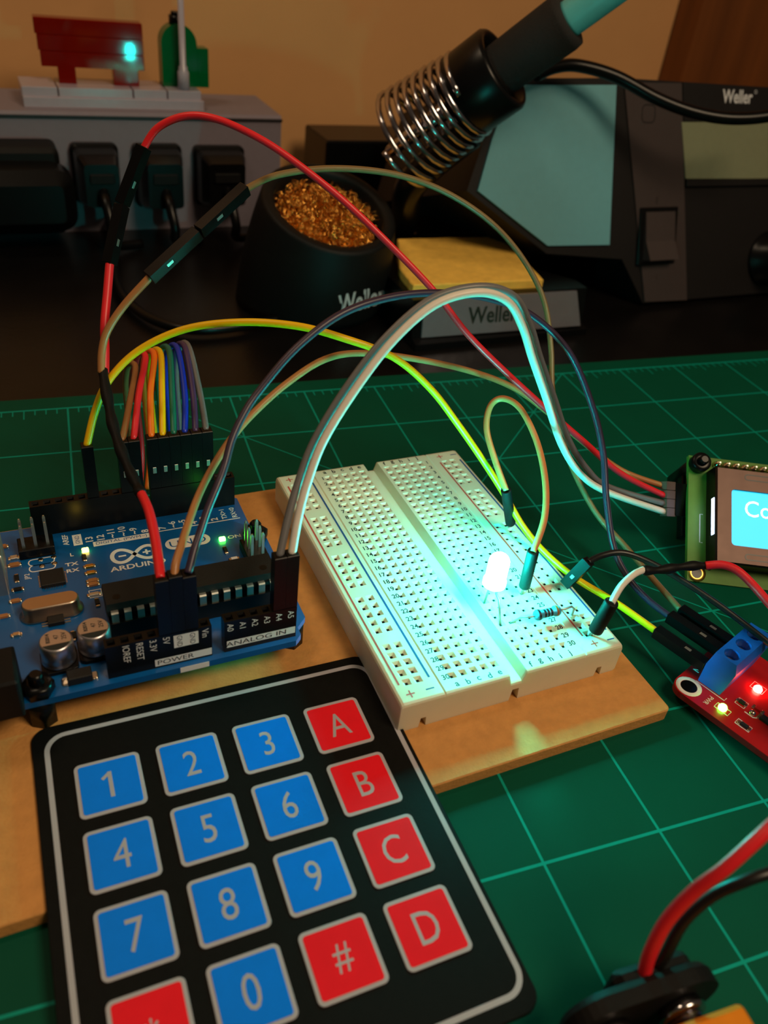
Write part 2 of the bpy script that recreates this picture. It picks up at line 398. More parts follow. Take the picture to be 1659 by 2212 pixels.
# silk on the board
g = gA(); zs = ZP+.02
def up(x, y): return frame((x, y, zs), (0, 1, 0), (-1, 0, 0))
def flat(x, y, z=zs): return Matrix.Translation((x, y, z))
names = {28.96: '13', 31.5: '12', 34.04: '~11', 36.58: '~10', 39.12: '~9', 41.66: '8', 45.72: '7', 48.26: '~6', 50.8: '~5', 53.34: '4', 55.88: '~3', 58.42: '2', 60.96: 'TX>1', 63.5: 'RX<0', 23.88: 'AREF'}
for x, s_ in names.items():
    z_ = 2.35 if len(s_) < 4 else 1.75; txt(g, s_, up(x, (44.5 if x > 24 else 44.6)+txtw(s_)*z_/2), z_, bold=True)
g.ribbon([(29.6, 43.2), (42.6, 43.2)], 1.7, flat(0, 0)); g.ribbon([(42.6, 43.9), (64.6, 43.9)], 0.3, flat(0, 0))
g.ribbon([(26.42, 43.9), (26.42, 47.9)], 2.0, flat(0, 0))
txt(g, 'L', flat(24.6, 40.9), 1.6, bold=True); txt(g, 'TX', flat(24.2, 37.6), 1.6, 1.3, True); txt(g, 'RX', flat(24.2, 35.4), 1.6, 1.3, True)
txt(g, 'ON', flat(61.3, 37.2), 1.6, 1.3, True); txt(g, 'JP2', up(14.9, 36.0), 1.5)
lem = [(37.9+5.0*math.cos(a)/(1+math.sin(a)**2)*1.0, 37.3+6.4*math.sin(a)*math.cos(a)/(1+math.sin(a)**2)) for a in [2*math.pi*i/56 for i in range(56)]]
g.ribbon(lem, 0.95, flat(0, 0), True)
g.ribbon([(34.3, 37.3), (36.0, 37.3)], .5, flat(0, 0)); g.ribbon([(39.7, 37.3), (41.5, 37.3)], .5, flat(0, 0)); g.ribbon([(40.6, 36.4), (40.6, 38.2)], .5, flat(0, 0, zs+.004))
txt(g, 'ARDUINO', flat(38.0, 33.2), 2.2, 1.22, True)
ring = rr(10.6, 4.0, 1.98, 8, 50.4, 38.3); g.f([g.v((x, y, zs)) for x, y in ring])
for yy in (38.9, 41.0):
    g.ribbon(rr(5.4, 2.1, .9, 3, 18.1, yy-.6), .25, flat(0, 0), True)
g.ribbon([(26.5, 25.3), (29.0, 25.3), (29.0, 27.6), (26.5, 27.6)], .22, flat(0, 0), True)
g.ribbon([(41.0, -0.02), (46.0, -0.02)], .01, flat(0, 0))
part('board_print', g, 'silk', pcb, 'white printed pin numbers, logo and lettering', kind='stuff')
g = gA(); txt(g, 'UNO', flat(50.4, 38.3, zs+.02), 3.1, 1.25); txt(g, 'DIGITAL (PWM~)', flat(36.0, 43.2, zs+.02), 1.35, 1.15); txt(g, 'GND', frame((26.42, 45.9, zs+.02), (0, 1, 0), (-1, 0, 0)), 1.4)
part('dark_lettering', g, 'pcb', pcb, kind='stuff')
g = gA(); g.box(40.2, 46.0, -.06, 0, ZP-1.5, ZP-.1); part('edge_label', g, 'silk', pcb, 'small white label on the board edge')
# DIP chip in socket
g = gA(); g.box(28.9, 64.2, 11.6, 21.4, ZP, ZP+4.2); part('chip_socket', g, 'black', ar)
g = gA(); zc = ZP+5.0
g.loft([[(28.8, 13.2, zc), (64.3, 13.2, zc), (64.3, 19.9, zc), (28.8, 19.9, zc)], [(28.6, 13.0, zc+1.5), (64.5, 13.0, zc+1.5), (64.5, 20.1, zc+1.5), (28.6, 20.1, zc+1.5)], [(28.8, 13.3, zc+3.2), (64.3, 13.3, zc+3.2), (64.3, 19.8, zc+3.2), (28.8, 19.8, zc+3.2)]])
chip = part('microchip', g, 'chip', ar)
g = gA(); g.cyl((31.0, 15.2, zc+3.2), (31.0, 15.2, zc+3.23), .8, n=16); g.cyl((61.8, 15.4, zc+3.2), (61.8, 15.4, zc+3.23), .8, n=16); part('mould_mark', g, 'black', chip, kind='stuff')
g = gA(); g.loft([[(29.4, 13.0, zc+1.7), (30.8, 13.0, zc+1.7), (30.8, 13.0, zc+1.3), (29.4, 13.0, zc+1.3)], [(29.4, 12.3, zc+1.7), (30.8, 12.3, zc+1.7), (30.8, 12.5, zc+1.3), (29.4, 12.5, zc+1.3)], [(29.4, 12.05, zc+1.4), (30.8, 12.05, zc+1.4), (30.8, 12.3, zc+1.2), (29.4, 12.3, zc+1.2)], [(29.4, 11.95, zc-.9), (30.8, 11.95, zc-.9), (30.8, 12.2, zc-.9), (29.4, 12.2, zc-.9)]])
p0 = part('pin', g, 'tin', chip)
for i in range(1, 14): again(p0, (i*2.54, 0, 0))
# crystal
x, y = A(108, 1296, ZP+3.6); cr = Matrix.Translation((x, y, 0))
g = gA(); ob = lambda w, h, z: [(px, py, z) for px, py in rr(w, h, h/2-.01, 8)]
g.loft([ob(12.6, 5.2, ZP+.1), ob(12.6, 5.2, ZP+.5), ob(11.3, 4.1, ZP+.9), ob(11.3, 4.1, ZP+3.2), ob(10.7, 3.5, ZP+3.6)], L=cr, sm=True); part('crystal_can', g, 'crystal', ar, 'silver oblong crystal can')
# electrolytic capacitors
for (u, v) in ((120, 1382), (201, 1356)):
    x, y = A(u, v, ZP+6.2)
    g = gA(); g.rrp(x, y, 6.8, 6.8, 1.0, ZP, ZP+.9, .1, 2); base = part('capacitor_base', g, 'black', ar)
    g = gA(); g.lathe([(3.1, ZP+.9), (3.25, ZP+1.1), (3.25, ZP+1.5), (2.95, ZP+1.8), (3.15, ZP+2.2), (3.15, ZP+5.8), (2.8, ZP+6.2)], Matrix.Translation((x, y, 0)), 28); can = part('capacitor_can', g, 'alu', ar)
    g = gA(); arc = [(x+2.78*math.cos(a), y+2.78*math.sin(a), ZP+6.23) for a in [math.radians(205+i*13) for i in range(11)]]; g.f([g.v(p) for p in arc]); M_ = lambda dx: frame((x+dx, y+.7, ZP+6.24), (0, 1, 0), (-1, 0, 0))
    txt(g, 'B2014', M_(-1.45), 1.0, bold=True); txt(g, '47', M_(.1), 1.25); txt(g, '25V', M_(1.5), 1.25); part('capacitor_print', g, 'ink', can)
# small chips
x, y = A(113, 1246, ZP+.8); g = gA(); g.box(x-2.5, x+2.5, y-2.5, y+2.5, ZP+.1, ZP+1.0, .15); q = part('square_chip', g, 'chip', ar)
g = gA()
for i in range(8):
    o = -1.75+i*.5
    for dx, dy in ((o, -2.75), (-2.75, o), (2.75, o), (o, 2.75)): g.box(x+dx-.13, x+dx+.13, y+dy-.13, y+dy+.13, ZP, ZP+.12)
part('solder_pins', g, 'solder', q, kind='stuff')
x, y = A(120, 1335, ZP+.8); g = gA(); g.box(x-1.6, x+1.6, y-1.6, y+1.6, ZP+.1, ZP+1.1, .12); q = part('eight_pin_chip', g, 'chip', ar)
for i in range(4):
    for sx in (-1, 1):
        g = gA(); yy = y-1.15+i*.76; g.box(x+sx*2.2-.6, x+sx*2.2+.6, yy-.15, yy+.15, ZP, ZP+.25); part('pin', g, 'solder', q)
# surface-mount passives: (u, v, length, width, rotated, body material)
smds = [(182, 1203, 1.6, .9, 1, 'chip'), (193, 1222, 1.7, .9, 0, 'gold'), (196, 1236, 1.7, .9, 0, 'gold'), (200, 1253, 1.8, 1.0, 0, 'ceramic'), (201, 1261, 1.8, 1.0, 0, 'ceramic'), (36, 1248, 1.8, .9, 1, 'chip'), (31, 1219, 1.9, 1.1, 0, 'ceramic'), (30, 1204, 1.5, 1.2, 0, 'tin'), (38, 1272, 1.6, .8, 0, 'chip'), (33, 1297, 1.6, .9, 0, 'ceramic'), (210, 1300, 1.7, .9, 1, 'chip'), (203, 1283, 2.0, .9, 0, 'tin'), (445, 1182, 1.6, .8, 1, 'chip'), (487, 1187, 1.6, .8, 1, 'chip'), (506, 1206, 1.5, .8, 0, 'silk'), (158, 1372, 1.8, 1.4, 1, 'chip'), (8, 1330, 1.6, .9, 0, 'ceramic'), (4, 1180, 1.8, 1.0, 0, 'ceramic'), (35, 1370, 1.2, .9, 0, 'solder')]
for u, v, L_, w_, rot, m in smds:
    if (u, v) == (445, 1182): continue
    x, y = A(u, v, ZP+.4); a, b = (w_/2, L_/2) if rot else (L_/2, w_/2)
    g = gA(); g.box(x-a, x+a, y-b, y+b, ZP+.05, ZP+.6, .05); sm_ = part('surface_component', g, m, ar)
    g = gA()
    for s_ in (-1, 1):
        ox, oy = (0, s_*(b+.2)) if rot else (s_*(a+.2), 0)
        g.rrp(x+ox, y+oy, .95 if rot else .6, .6 if rot else .95, .2, ZP, ZP+.4, .12, 3)
    part('solder_joint', g, 'solder', sm_)
for (u, v, m, lbl) in ((184, 1187, 'ledyellow', 'lit yellow indicator lamp'), (480, 1163, 'ledgreen', 'lit green power lamp')):
    x, y = A(u, v, ZP+.6); g = gA(); g.rrp(x, y, 1.5, 1.1, .25, ZP+.1, ZP+.9, .2, 3); part('indicator_lamp', g, m, ar, lbl)
# pads of JP2
for u, v in ((88, 1209), (116, 1203), (91, 1223), (118, 1217)):
    x, y = A(u, v); g = gA(); g.lathe([(.62, ZP), (.62, ZP+.05), (.3, ZP+.06)], Matrix.Translation((x, y, 0)), 14); part('solder_pad', g, 'solder', ar)
# diode, front edge
x, y = A(172, 1460, ZP+1.0); g = gA(); g.box(x-2.3, x+2.3, y-1.3, y+1.3, ZP+.2, ZP+2.0, .2); q = part('diode_block', g, 'chip', ar)
for s_ in (-1, 1):
    g = gA(); g.rrp(x+s_*2.7, y, 1.3, 2.0, .4, ZP, ZP+.5, .2, 3); part('solder_tab', g, 'solder', q)
# pin groups
def pinblock(x, y, nx, ny, m):
    g = gA(); g.box(x-1.25, x+(nx-1)*2.54+1.25, y-1.25, y+(ny-1)*2.54+1.25, ZP, ZP+2.5, .2); b_ = part('pin_block', g, 'black', ar); p_ = None
    for i in range(nx):
        for j in range(ny):
            if p_ is None:
                g = gA(); g.loft([[(x+sx*w, y+sy*w, z) for sx, sy in ((-1, -1), (1, -1), (1, 1), (-1, 1))] for w, z in ((.32, ZP+2.5), (.32, ZP+8.0), (.16, ZP+8.6))]); p_ = part('pin', g, m, b_)
            else: again(p_, (i*2.54, j*2.54, 0))
pinblock(62.6, 26.6, 2, 3, 'tin')
pinblock(15.0, 43.2, 3, 2, 'tin')
# barrel jack and USB shell at the left
x, y = A(30, 1395, ZP+9); g = gA(); g.box(-3, x, y-9.3, y+.3, ZP, ZP+9.2, .5); j_ = part('power_jack', g, 'blackm', ar)
g = gA(); g.cyl((-4, y-4.5, ZP+6.8), (x-4, y-4.5, ZP+6.8), 4.6, n=24); part('jack_barrel', g, 'black', j_)
x, y = A(20, 1500); g = gA(); g.rrp(x-1.5, y, 5.0, 2.6, .9, ZP, ZP+1.3, .5, 4); part('solder_tab', g, 'solder', j_)
x, _ = A(8, 1225, ZP+8); g = gA(); g.box(x-16, x, 31.2, 43.2, ZP, ZP+10.8, .3); part('usb_socket', g, 'tin', ar)

# ================================================================== KEYPAD
KZ = ZB+0.04
KM = Matrix.Translation((-88.02, -28.3, KZ)) @ Matrix.Rotation(-0.019, 4, 'Z')
kp = thing('membrane_keypad', 'black membrane keypad with blue and red keys lying on the tan board', 'keypad', KM)
KX, KY, KW = 14.77, 14.34, 11.68
g = G(); g.rrp(27.85, -27.7, 69.1, 76.9, 3.2, 0, .8, .12, 6); part('keypad_sheet', g, 'keybase', kp)
g = G(); g.ribbon(rr(65.3, 71.2, 3.6, 8, 28.5, -27.5), .95, Matrix.Translation((0, 0, .83)), True); part('border_line', g, 'keysilver', kp, 'pale silver border line')
keys = ['123A', '456B', '789C', '*0#D']
for r in range(4):
    for c in range(4):
        ch = keys[r][c]; red = ch in 'ABCD*#'; cx, cy = c*KX+KW/2, -(r*KY+KW/2)
        g = G(); g.rrp(cx, cy, KW, KW, 1.1, .8, .92, .05, 5); k_ = part('key', g, 'keysilver', kp, '%s key marked %s' % ('red' if red else 'blue', {'*': 'with a star', '#': 'with a hash'}.get(ch, ch)))
        g = G(); g.rrp(cx, cy, KW-1.35, KW-1.35, .55, .92, .98, .03, 5); part('key_face', g, 'keyred' if red else 'keyblue', k_)
        g = G()
        if ch == '1': g.ribbon([(-1.25, 1.35), (0.1, 2.45)], .62, Matrix.Translation((cx, cy, 1.0))); g.ribbon([(.15, 2.75), (.15, -2.75)], .72, Matrix.Translation((cx, cy, 1.004)))
        else: txt(g, ch, Matrix.Translation((cx, cy, 1.0)), 7.9 if ch not in '*#' else 6.5, 0.8)
        part('key_symbol', g, 'keysilver', k_)

# ================================================================== LED + RESISTOR
lp = az(1067, 1262, 18.0)
t = thing('led_lamp', 'lit cyan dome lamp standing on wire legs in the breadboard', 'led', (lp.x, lp.y, ZT))
g = gw(t); ax = (V((0.02, 0.03, 1))).normalized(); L = frame(lp, V((1, 0, -.02)), V((0, 1, -.03)))
g.lathe([(2.0, 0), (2.68, .05), (2.68, 1.3), (2.38, 1.5), (2.38, 6.3)], L, 28, True)
part('lamp_body', g, 'led', t, 'glowing cyan body with a flange')
g = gw(t); g.lathe([(2.38, 6.3)]+[(2.38*math.cos(a), 6.3+2.38*math.sin(a)) for a in [math.radians(12*i) for i in range(1, 8)]], L, 28, False); g.lathe([(2.38*math.cos(math.radians(84)), 6.3+2.38*math.sin(math.radians(84))), (.01, 8.69)], L, 28, False)
part('lens_dome', g, 'leddome', t, 'glowing white dome')
for (c, r_, dx, dy) in ((7, 26, .3, -1.2), (7, 23, .2, 1.2)):
    h = holepos(c, r_); a = lp+V((dx, dy, .1)); g = gw(t); g.tube([a, a+V((0, 0, -2)), a.lerp(h, .35)+V((0, 0, 0)), h+V((0, 0, -.9))], .27, 6); part('leg', g, 'tin', t)
ra, rb = holepos(8, 26), V((BX+21.21, BY-29.3, ZT)); mid = az(1182, 1324, ZT+2.6)
rx = (az(1205, 1318, ZT+2.6)-az(1158, 1329, ZT+2.6)).normalized()
t = thing('resistor', 'blue banded resistor bridging the breadboard beside the lit lamp', 'resistor', (mid.x, mid.y, ZT))
L = frame(mid, rx.cross(V((0, 0, 1))), V((0, 0, 1))); L = frame(mid, *perp(rx)); sg = 1 if (L.to_3x3() @ V((0, 0, 1))).dot(rx) > 0 else -1
g = gw(t); g.lathe([(.5, sg*-3.3), (1.0, sg*-3.15), (1.25, sg*-2.7), (1.2, sg*-1.9), (.98, sg*-1.5), (.98, sg*1.5), (1.2, sg*1.9), (1.25, sg*2.7), (1.0, sg*3.15), (.5, sg*3.3)], L, 20); rbody = part('resistor_body', g, 'resblue', t)
for zz, m in ((-2.45, 'bandblack'), (-.9, 'bandblack'), (-.1, 'bandblack'), (.75, 'bandblack'), (2.2, 'bandbrown')):
    q = 1.27 if abs(zz) > 1.7 else 1.0; g = gw(t); g.lathe([(q, sg*(zz-.28)), (q, sg*(zz+.28))], L, 20, False); part('band', g, m, rbody)
g = gw(t); g.tube([mid-rx*3.2, mid-rx*4.2, (mid-rx*4.2).lerp(ra, .5)+V((0, 0, .5)), ra+V((0, 0, -.8))], .28, 6); part('leg', g, 'tin', t)
g = gw(t); g.tube([mid+rx*3.2, mid+rx*5.0, V((rb.x-.6, rb.y+.3, mid.z)), V((rb.x, rb.y, mid.z-.6)), rb+V((0, 0, -.8))], .28, 6); part('leg', g, 'tin', t)
# ================================================================== JUMPER WIRES
def catmull(P, n=7):
    out = []
    for i in range(len(P)-1):
        a, b, c, d = P[max(i-1, 0)], P[i], P[i+1], P[min(i+2, len(P)-1)]
        for j in range(n):
            t_ = j/n; out.append(.5*((2*b)+(c-a)*t_+(2*a-5*b+4*c-d)*t_*t_+(3*b-a-3*c+d)*t_**3))
    out.append(P[-1]); return out
def path(pts):
    """pixel points with a depth where one is known (k), a height ('z', h) or a 3D point; depths between are interpolated"""
    q = []
    for p in pts:
        if isinstance(p, Vector): q.append(list(proj(p)))
        elif len(p) == 2: q.append([p[0], p[1], None])
        elif len(p) == 3: q.append(list(p))
        else: q.append(list(proj(az(p[0], p[1], p[3]))))
    s_ = [0.0]
    for a, b in zip(q, q[1:]): s_.append(s_[-1]+math.hypot(a[0]-b[0], a[1]-b[1]))
    idx = [i for i, p in enumerate(q) if p[2] is not None]
    for a, b in zip(idx, idx[1:]):
        for i in range(a+1, b):
            f = (s_[i]-s_[a])/(s_[b]-s_[a]); q[i][2] = q[a][2]*(1-f)+q[b][2]*f
    ks = [p[2] for p in q]
    for _ in range(2): ks = [ks[i] if i in (0, len(ks)-1) else .25*ks[i-1]+.5*ks[i]+.25*ks[i+1] for i in range(len(ks))]
    return [ak(p[0], p[1], k) for p, k in zip(q, ks)]
def insul(t, pts, m, r=0.8, name='insulation', parent=None):
    g = gw(t); g.tube(catmull(pts), r, 10); return part(name, g, m, parent or t)
def housing(t, base, top, side, w=2.5, name='connector_housing', pin=0.0, window=True):
    """square black crimp housing from base to top; side: the direction its metal window faces"""
    d = (top-base); ln = d.length; L = frame(base, d.cross(V(side)) if d.cross(V(side)).length > 1e-6 else perp(d)[0], V(side)-d.normalized()*V(side).dot(d.normalized()))
    # local x across, y = window side, z = ex x ey; make z run along d
    ey = (V(side)-d.normalized()*V(side).dot(d.normalized())).normalized(); ez = d.normalized(); ex = ey.cross(ez)
    L = Matrix((ex, ey, ez)).transposed().to_4x4(); L.translation = base
    g = gw(t); h = w/2; b = .12
    if window:
        za, zb_, hw, dp = ln*.30, ln*.44, .5, .45
        # shaft with a recessed window on the +y side
        ringv = lambda z, hh: [(-hh, -hh, z), (hh, -hh, z), (hh, hh, z), (hw, hh, z), (-hw, hh, z), (-hh, hh, z)]
        R = [[g.v(L @ V(p)) for p in ringv(z, hh)] for z, hh in ((0, h-b), (b, h), (za, h), (zb_, h), (ln-b, h), (ln, h-b))]
        for k, (a_, c_) in enumerate(zip(R, R[1:])):
            for i in range(6):
                if k == 2 and i == 3: continue
                j = (i+1) % 6; g.f([a_[i], a_[j], c_[j], c_[i]])
        g.f(R[0][::-1]); g.f(R[-1])
        o = [R[2][3], R[2][4], R[3][4], R[3][3]]; i_ = [g.v(L @ V(p)) for p in ((hw, h-dp, za), (-hw, h-dp, za), (-hw, h-dp, zb_), (hw, h-dp, zb_))]
        for i in range(4): g.f([o[i], o[(i+1) % 4], i_[(i+1) % 4], i_[i]])
        g.f(i_)
    else: g.loft([[(sx*hh, sy*hh, z) for sx, sy in ((-1, -1), (1, -1), (1, 1), (-1, 1))] for z, hh in ((0, h-b), (b, h), (ln-b, h), (ln, h-b))], L=L)
    hs = part(name, g, 'black', t)
    if window:
        g = gw(t); g.box(-.42, .42, h-.42, h-.06, ln*.31, ln*.43, .06, L); part('metal_contact', g, 'tin', hs)
    if pin: g = gw(t); g.box(-.3, .3, -.3, .3, -pin, 0, 0, L); part('pin', g, 'tin', hs)
    return hs
def sleeve(t, base, top, r=1.35, tip=None):
    d = (top-base).normalized(); x, y = perp(d); L = frame(base, x, y)
    if (L.to_3x3() @ V((0, 0, 1))).dot(d) < 0: L = frame(base, y, x)
    ln = (top-base).length
    g = gw(t); g.lathe([(r*.45, 0), (r*.95, .5), (r, .9), (r, ln-.3), (r*.93, ln), (r*.6, ln), (r*.55, ln-.8)], L, 18); hs = part('connector_housing', g, 'blackm', t)
    if tip is not None: g = gw(t); g.tube([base+d*.5, base.lerp(tip, .5), tip+V((0, 0, -.9))], .32, 6); part('pin', g, 'tin', hs)
    return hs
def wire(label, loc, group='jumper wires of the breadboard circuit'): return thing('jumper_wire', label, 'wire', loc, group)
def apin(x, y, z=ZH): return V((AO.x+x, AO.y+y, z))
UP = V((0, 0, 1))
SP = az(1418, 1364, 8.0); 
# eight-wire rainbow lead into digital pins 9..2
rb_ = [(39.12, 'w_brown', 'brown', (293, 795), (280, 870)), (41.66, 'w_red', 'red', (314, 772), (300, 850)), (45.72, 'w_orange', 'orange', (333, 768), (325, 850)), (48.26, 'w_yellow', 'yellow', (347, 765), (350, 850)), (50.8, 'w_green', 'green', (366, 759), (372, 850)), (53.34, 'w_blue', 'blue', (384, 756), (399, 850)), (55.88, 'w_purple', 'dark purple', (400, 753), (417, 850)), (58.42, 'w_grey', 'grey', (408, 751), (432, 850))]
for i, (px, m, cn, apx, mpx) in enumerate(rb_):
    b0 = apin(px, 50.8); tp = b0+V((0, 0, 14)); t = thing('ribbon_wire', '%s wire arching out of the black pin header, one strand of the rainbow row' % cn, 'wire', b0, 'rainbow strands behind the circuit board')
    housing(t, b0+V((0, 0, .1)), tp, V((0, -1, 0)), pin=2.0)
    s0 = tp+V((0, 0, -.6)); k0 = proj(s0)[2]
    bk = V((tp.x-2.5, tp.y+31, 14)); 
    P_ = path([s0, (mpx[0], mpx[1], k0+3), (apx[0], apx[1], k0+13)])
    ap = P_[-1]; P_ += [ap+V((-1.0, 6, -2.5)), ap+V((-1.6, 10, -12)), V((ap.x-1.5, ap.y+9, 10)), V((ap.x-4, ap.y+2, 1.2))]
    insul(t, P_, m, .78)
# yellow: circuit board to relay
b0 = apin(31.5, 50.8); t = wire('yellow wire arching from the circuit board over to the red module', b0); housing(t, b0+V((0, 0, .1)), b0+V((0, 0, 14)), V((-1, 0, 0)), pin=2)
Y1_ = SP
insul(t, path([b0+V((0, 0, 13.4)), (205, 890), (235, 822), (300, 757), (400, 711, 184), (520, 696), (640, 704, 178), (740, 730), (850, 772, 184), (930, 840), (990, 918), (1040, 990, 204), (1085, 1060, 'z', 22), (1128, 1135, 'z', 15), (1175, 1192, 'z', 12.5), (1240, 1247, 'z', 11), (1330, 1302, 'z', 9), SP]), 'w_yellow', .85)
RU = V((0.951, 0.309, 0)); RV = V((0.309, -0.951, 0))      # axes of the red relay board
_rm = frame(az(1488, 1483, 4.0), RU, -RV).inverted(); TY1 = (_rm @ az(1509, 1468, 4.0)).y
def rlen(p): return (_rm @ p).y-TY1-.25
housing(t, SP+RV*rlen(SP), SP-RV*.3, UP)
# red: 5V, splice, coupling, display
b0 = apin(38.1, 2.54); t = wire('spliced red and brown wires from the board power header to display and red module', b0)
housing(t, b0+V((0, 0, .1)), b0+V((0, 0, 14)), V((-1, 0, 0)), pin=2)
J1a, J1b, J1c = ak(236, 570, 186), ak(264, 441, 186), ak(311, 317, 183)
insul(t, path([b0+V((0, 0, 13.4)), (337, 1175), (322, 1105), (303, 1062, 168)]), 'w_red', .98)
hs = path([(305, 1068, 167.5), (292, 1042), (268, 990), (247, 930), (234, 870), (222, 800, 182)])
g = gw(t); cc = catmull(hs); g.tube(cc, [1.15+.16*math.sin(i*.9) for i in range(len(cc))], 12); part('heat_shrink', g, 'blackm', t, 'black heat-shrink sleeve')
insul(t, path([(226, 806, 182.5), (227, 760), (226, 700), (232, 630), J1a+(J1b-J1a)*.05]), 'w_red', .98)
housing(t, J1a, J1b-(J1b-J1a)*.02, RGT*.9-FWD*.2+V((0, 0, .1))); housing(t, J1b, J1c, RGT*.9-FWD*.3)
LCON = ak(1432, 1075, 226)
insul(t, path([J1c-(J1c-J1b)*.05, (340, 277), (400, 251), (470, 258, 178), (560, 299), (640, 352), (740, 432, 184), (850, 537), (940, 632), (1010, 722, 196), (1090, 802), (1180, 884, 210), (1260, 953), (1340, 1022), (1436, 1071, 226)]), 'w_red', .82)
# brown from the splice over the back to the relay
J2a, J2b, J2c = ak(322, 600, 178), ak(430, 500, 180), ak(531, 407, 184)
insul(t, path([(219, 806, 181.5), (220, 760), (232, 715), (268, 660), J2a+(J2b-J2a)*.04]), 'w_tan', .85)
housing(t, J2a, J2b-(J2b-J2a)*.02, RGT*.8-UPV*.6-FWD*.4); housing(t, J2b, J2c, RGT*.8-UPV*.6-FWD*.4)
R3 = az(1471, 1319, 8.0)
insul(t, path([J2c-(J2c-J2b)*.04, (600, 378), (720, 364, 200), (850, 376), (960, 414), (1060, 480, 222), (1130, 560), (1175, 650), (1190, 750, 232), (1194, 850), (1215, 950, 224), (1245, 1030), (1290, 1112, 'z', 12), (1350, 1180, 'z', 8), (1410, 1250, 'z', 7), R3]), 'w_olive', .78)
housing(t, R3+RV*rlen(R3), R3-RV*.3, UP)
# tan: GND to display
b0 = apin(40.64, 2.54); t = wire('tan wire rising from the board ground pin to the display', b0); housing(t, b0+V((0, 0, .1)), b0+V((0, 0, 14.4)), V((0, -1, 0)), pin=2, window=False)
insul(t, path([b0+V((0, 0, 13.8)), b0+V((.5, .6, 16.2)), (391, 1180), (407, 1130), (430, 1068, 164), (464, 1002), (504, 942, 173), (550, 890, 176), (620, 828), (700, 777), (780, 763, 192), (900, 776), (1020, 803, 214), (1110, 838), (1180, 888, 220), (1250, 947), (1340, 1015), (1434, 1050, 227)]), 'w_tan', .8)
# purple: GND to relay
b0 = apin(43.18, 2.54); t = wire('dark purple wire rising from the board header across to the red module', b0); housing(t, b0+V((0, 0, .1)), b0+V((0, 0, 13.8)), V((1, 0, 0)), pin=2)
R2 = az(1447, 1332, 8.0)
insul(t, path([b0+V((0, 0, 13.6)), (420, 1187), (432, 1152), (449, 1100), (472, 1044), (486, 1004, 161), (501, 950), (526, 896, 164), (560, 845), (640, 752), (740, 677, 169), (850, 641), (960, 633, 182), (1060, 646), (1150, 682), (1230, 762, 198), (1280, 880), (1303, 980, 206), (1310, 1080), (1325, 1180, 'z', 18), (1355, 1245, 'z', 11), (1400, 1296, 'z', 8.5), R2]), 'w_navy', .82)
housing(t, R2+RV*rlen(R2), R2-RV*.3, UP)
# white and grey: analog pins to display
b0 = apin(63.5, 2.54); t = wire('white wire lit cyan underneath, arching from the analog pins to the display', b0); housing(t, b0+V((0, 0, .1)), b0+V((0, 0, 14)), V((0, -1, 0)), pin=2, window=False)
insul(t, path([b0+V((0, 0, 13.4)), (645, 1115), (665, 1040), (700, 950), (770, 838, 160), (850, 735), (940, 658), (1030, 632, 162), (1095, 650), (1128, 705, 172), (1150, 775), (1180, 862, 192), (1212, 958), (1252, 1022, 212), (1310, 1062), (1436, 1106, 226)]), 'w_white', .88)
b0 = apin(60.96, 2.54); t = wire('grey wire beside the white one, arching from the analog pins to the display', b0); housing(t, b0+V((0, 0, .1)), b0+V((0, 0, 14)), V((0, -1, 0)), pin=2, window=False)
insul(t, path([b0+V((0, 0, 13.4)), (622, 1120), (645, 1040), (680, 950), (752, 832, 163.5), (837, 725), (934, 645), (1038, 619, 166), (1110, 640), (1144, 700, 177), (1166, 772), (1196, 858, 197), (1228, 950), (1267, 1012, 215), (1315, 1052), (1436, 1088, 226)]), 'w_grey', .82)
# short loop: rail to row 23
h1 = V((BX+21.21+Q, BY+2*Q-1.2, ZT)); tp1 = az(1093, 1058, ZT+15.5); bs1 = az(1103, 1132, ZT+1.6)
h2 = holepos(11, 23); bs2 = az(1132, 1270, ZT+2.2); tp2 = az(1152, 1190, ZT+14.0)
t = wire('short peach wire looping between two breadboard holes behind the lit lamp', h1)
sleeve(t, bs1, tp1, 1.3, h1); sleeve(t, bs2, tp2, 1.35, h2)
insul(t, path([tp1-(tp1-bs1)*.03, (1068, 990), (1051, 925), (1060, 876, 203), (1088, 861), (1125, 884, 200), (1160, 955), (1178, 1040), (1176, 1120), tp2-(tp2-bs2)*.04]), 'w_peach', .78)
# black wire into the outer rail
h3 = V((BX+21.21+Q, BY-9*Q, ZT)); bs3 = az(1222, 1262, ZT+2.0); tp3 = az(1272, 1212, ZT+9.5)
t = wire('black wire with a square connector leaving the breadboard edge to the right', h3); housing(t, bs3, tp3, -RGT*.3+UPV*.1-FWD*.8, 2.6)
insul(t, path([tp3-(tp3-bs3)*.06, (1300, 1200), (1345, 1194, 196), (1400, 1213), (1470, 1252, 192), (1560, 1312), (1659, 1388, 184), (1740, 1455, 180)]), 'w_black', .78)
# white to red spliced wire
h4 = V((BX+21.21+.6, BY-14*Q, ZT)); bs4 = az(1284, 1366, ZT+1.8); tp4 = az(1322, 1300, ZT+11)
t = wire('white lead in a round black sleeve, spliced to a red wire past the display', h4); sleeve(t, bs4, tp4, 1.6, h4)
insul(t, path([tp4-(tp4-bs4)*.05, (1342, 1266), (1370, 1240), (1398, 1228, 184)]), 'w_white', .8)
cc = catmull(path([(1388, 1232, 183.5), (1420, 1232), (1460, 1226), (1500, 1222), (1532, 1222, 188)])); g = gw(t); g.tube(cc, [1.0+.2*math.sin(i*.7) for i in range(len(cc))], 12); part('heat_shrink', g, 'blackm', t, 'black heat-shrink sleeve')
insul(t, path([(1524, 1222, 187.5), (1560, 1220), (1592, 1232), (1625, 1262), (1662, 1304, 182), (1730, 1380, 176)]), 'w_red', 1.0)

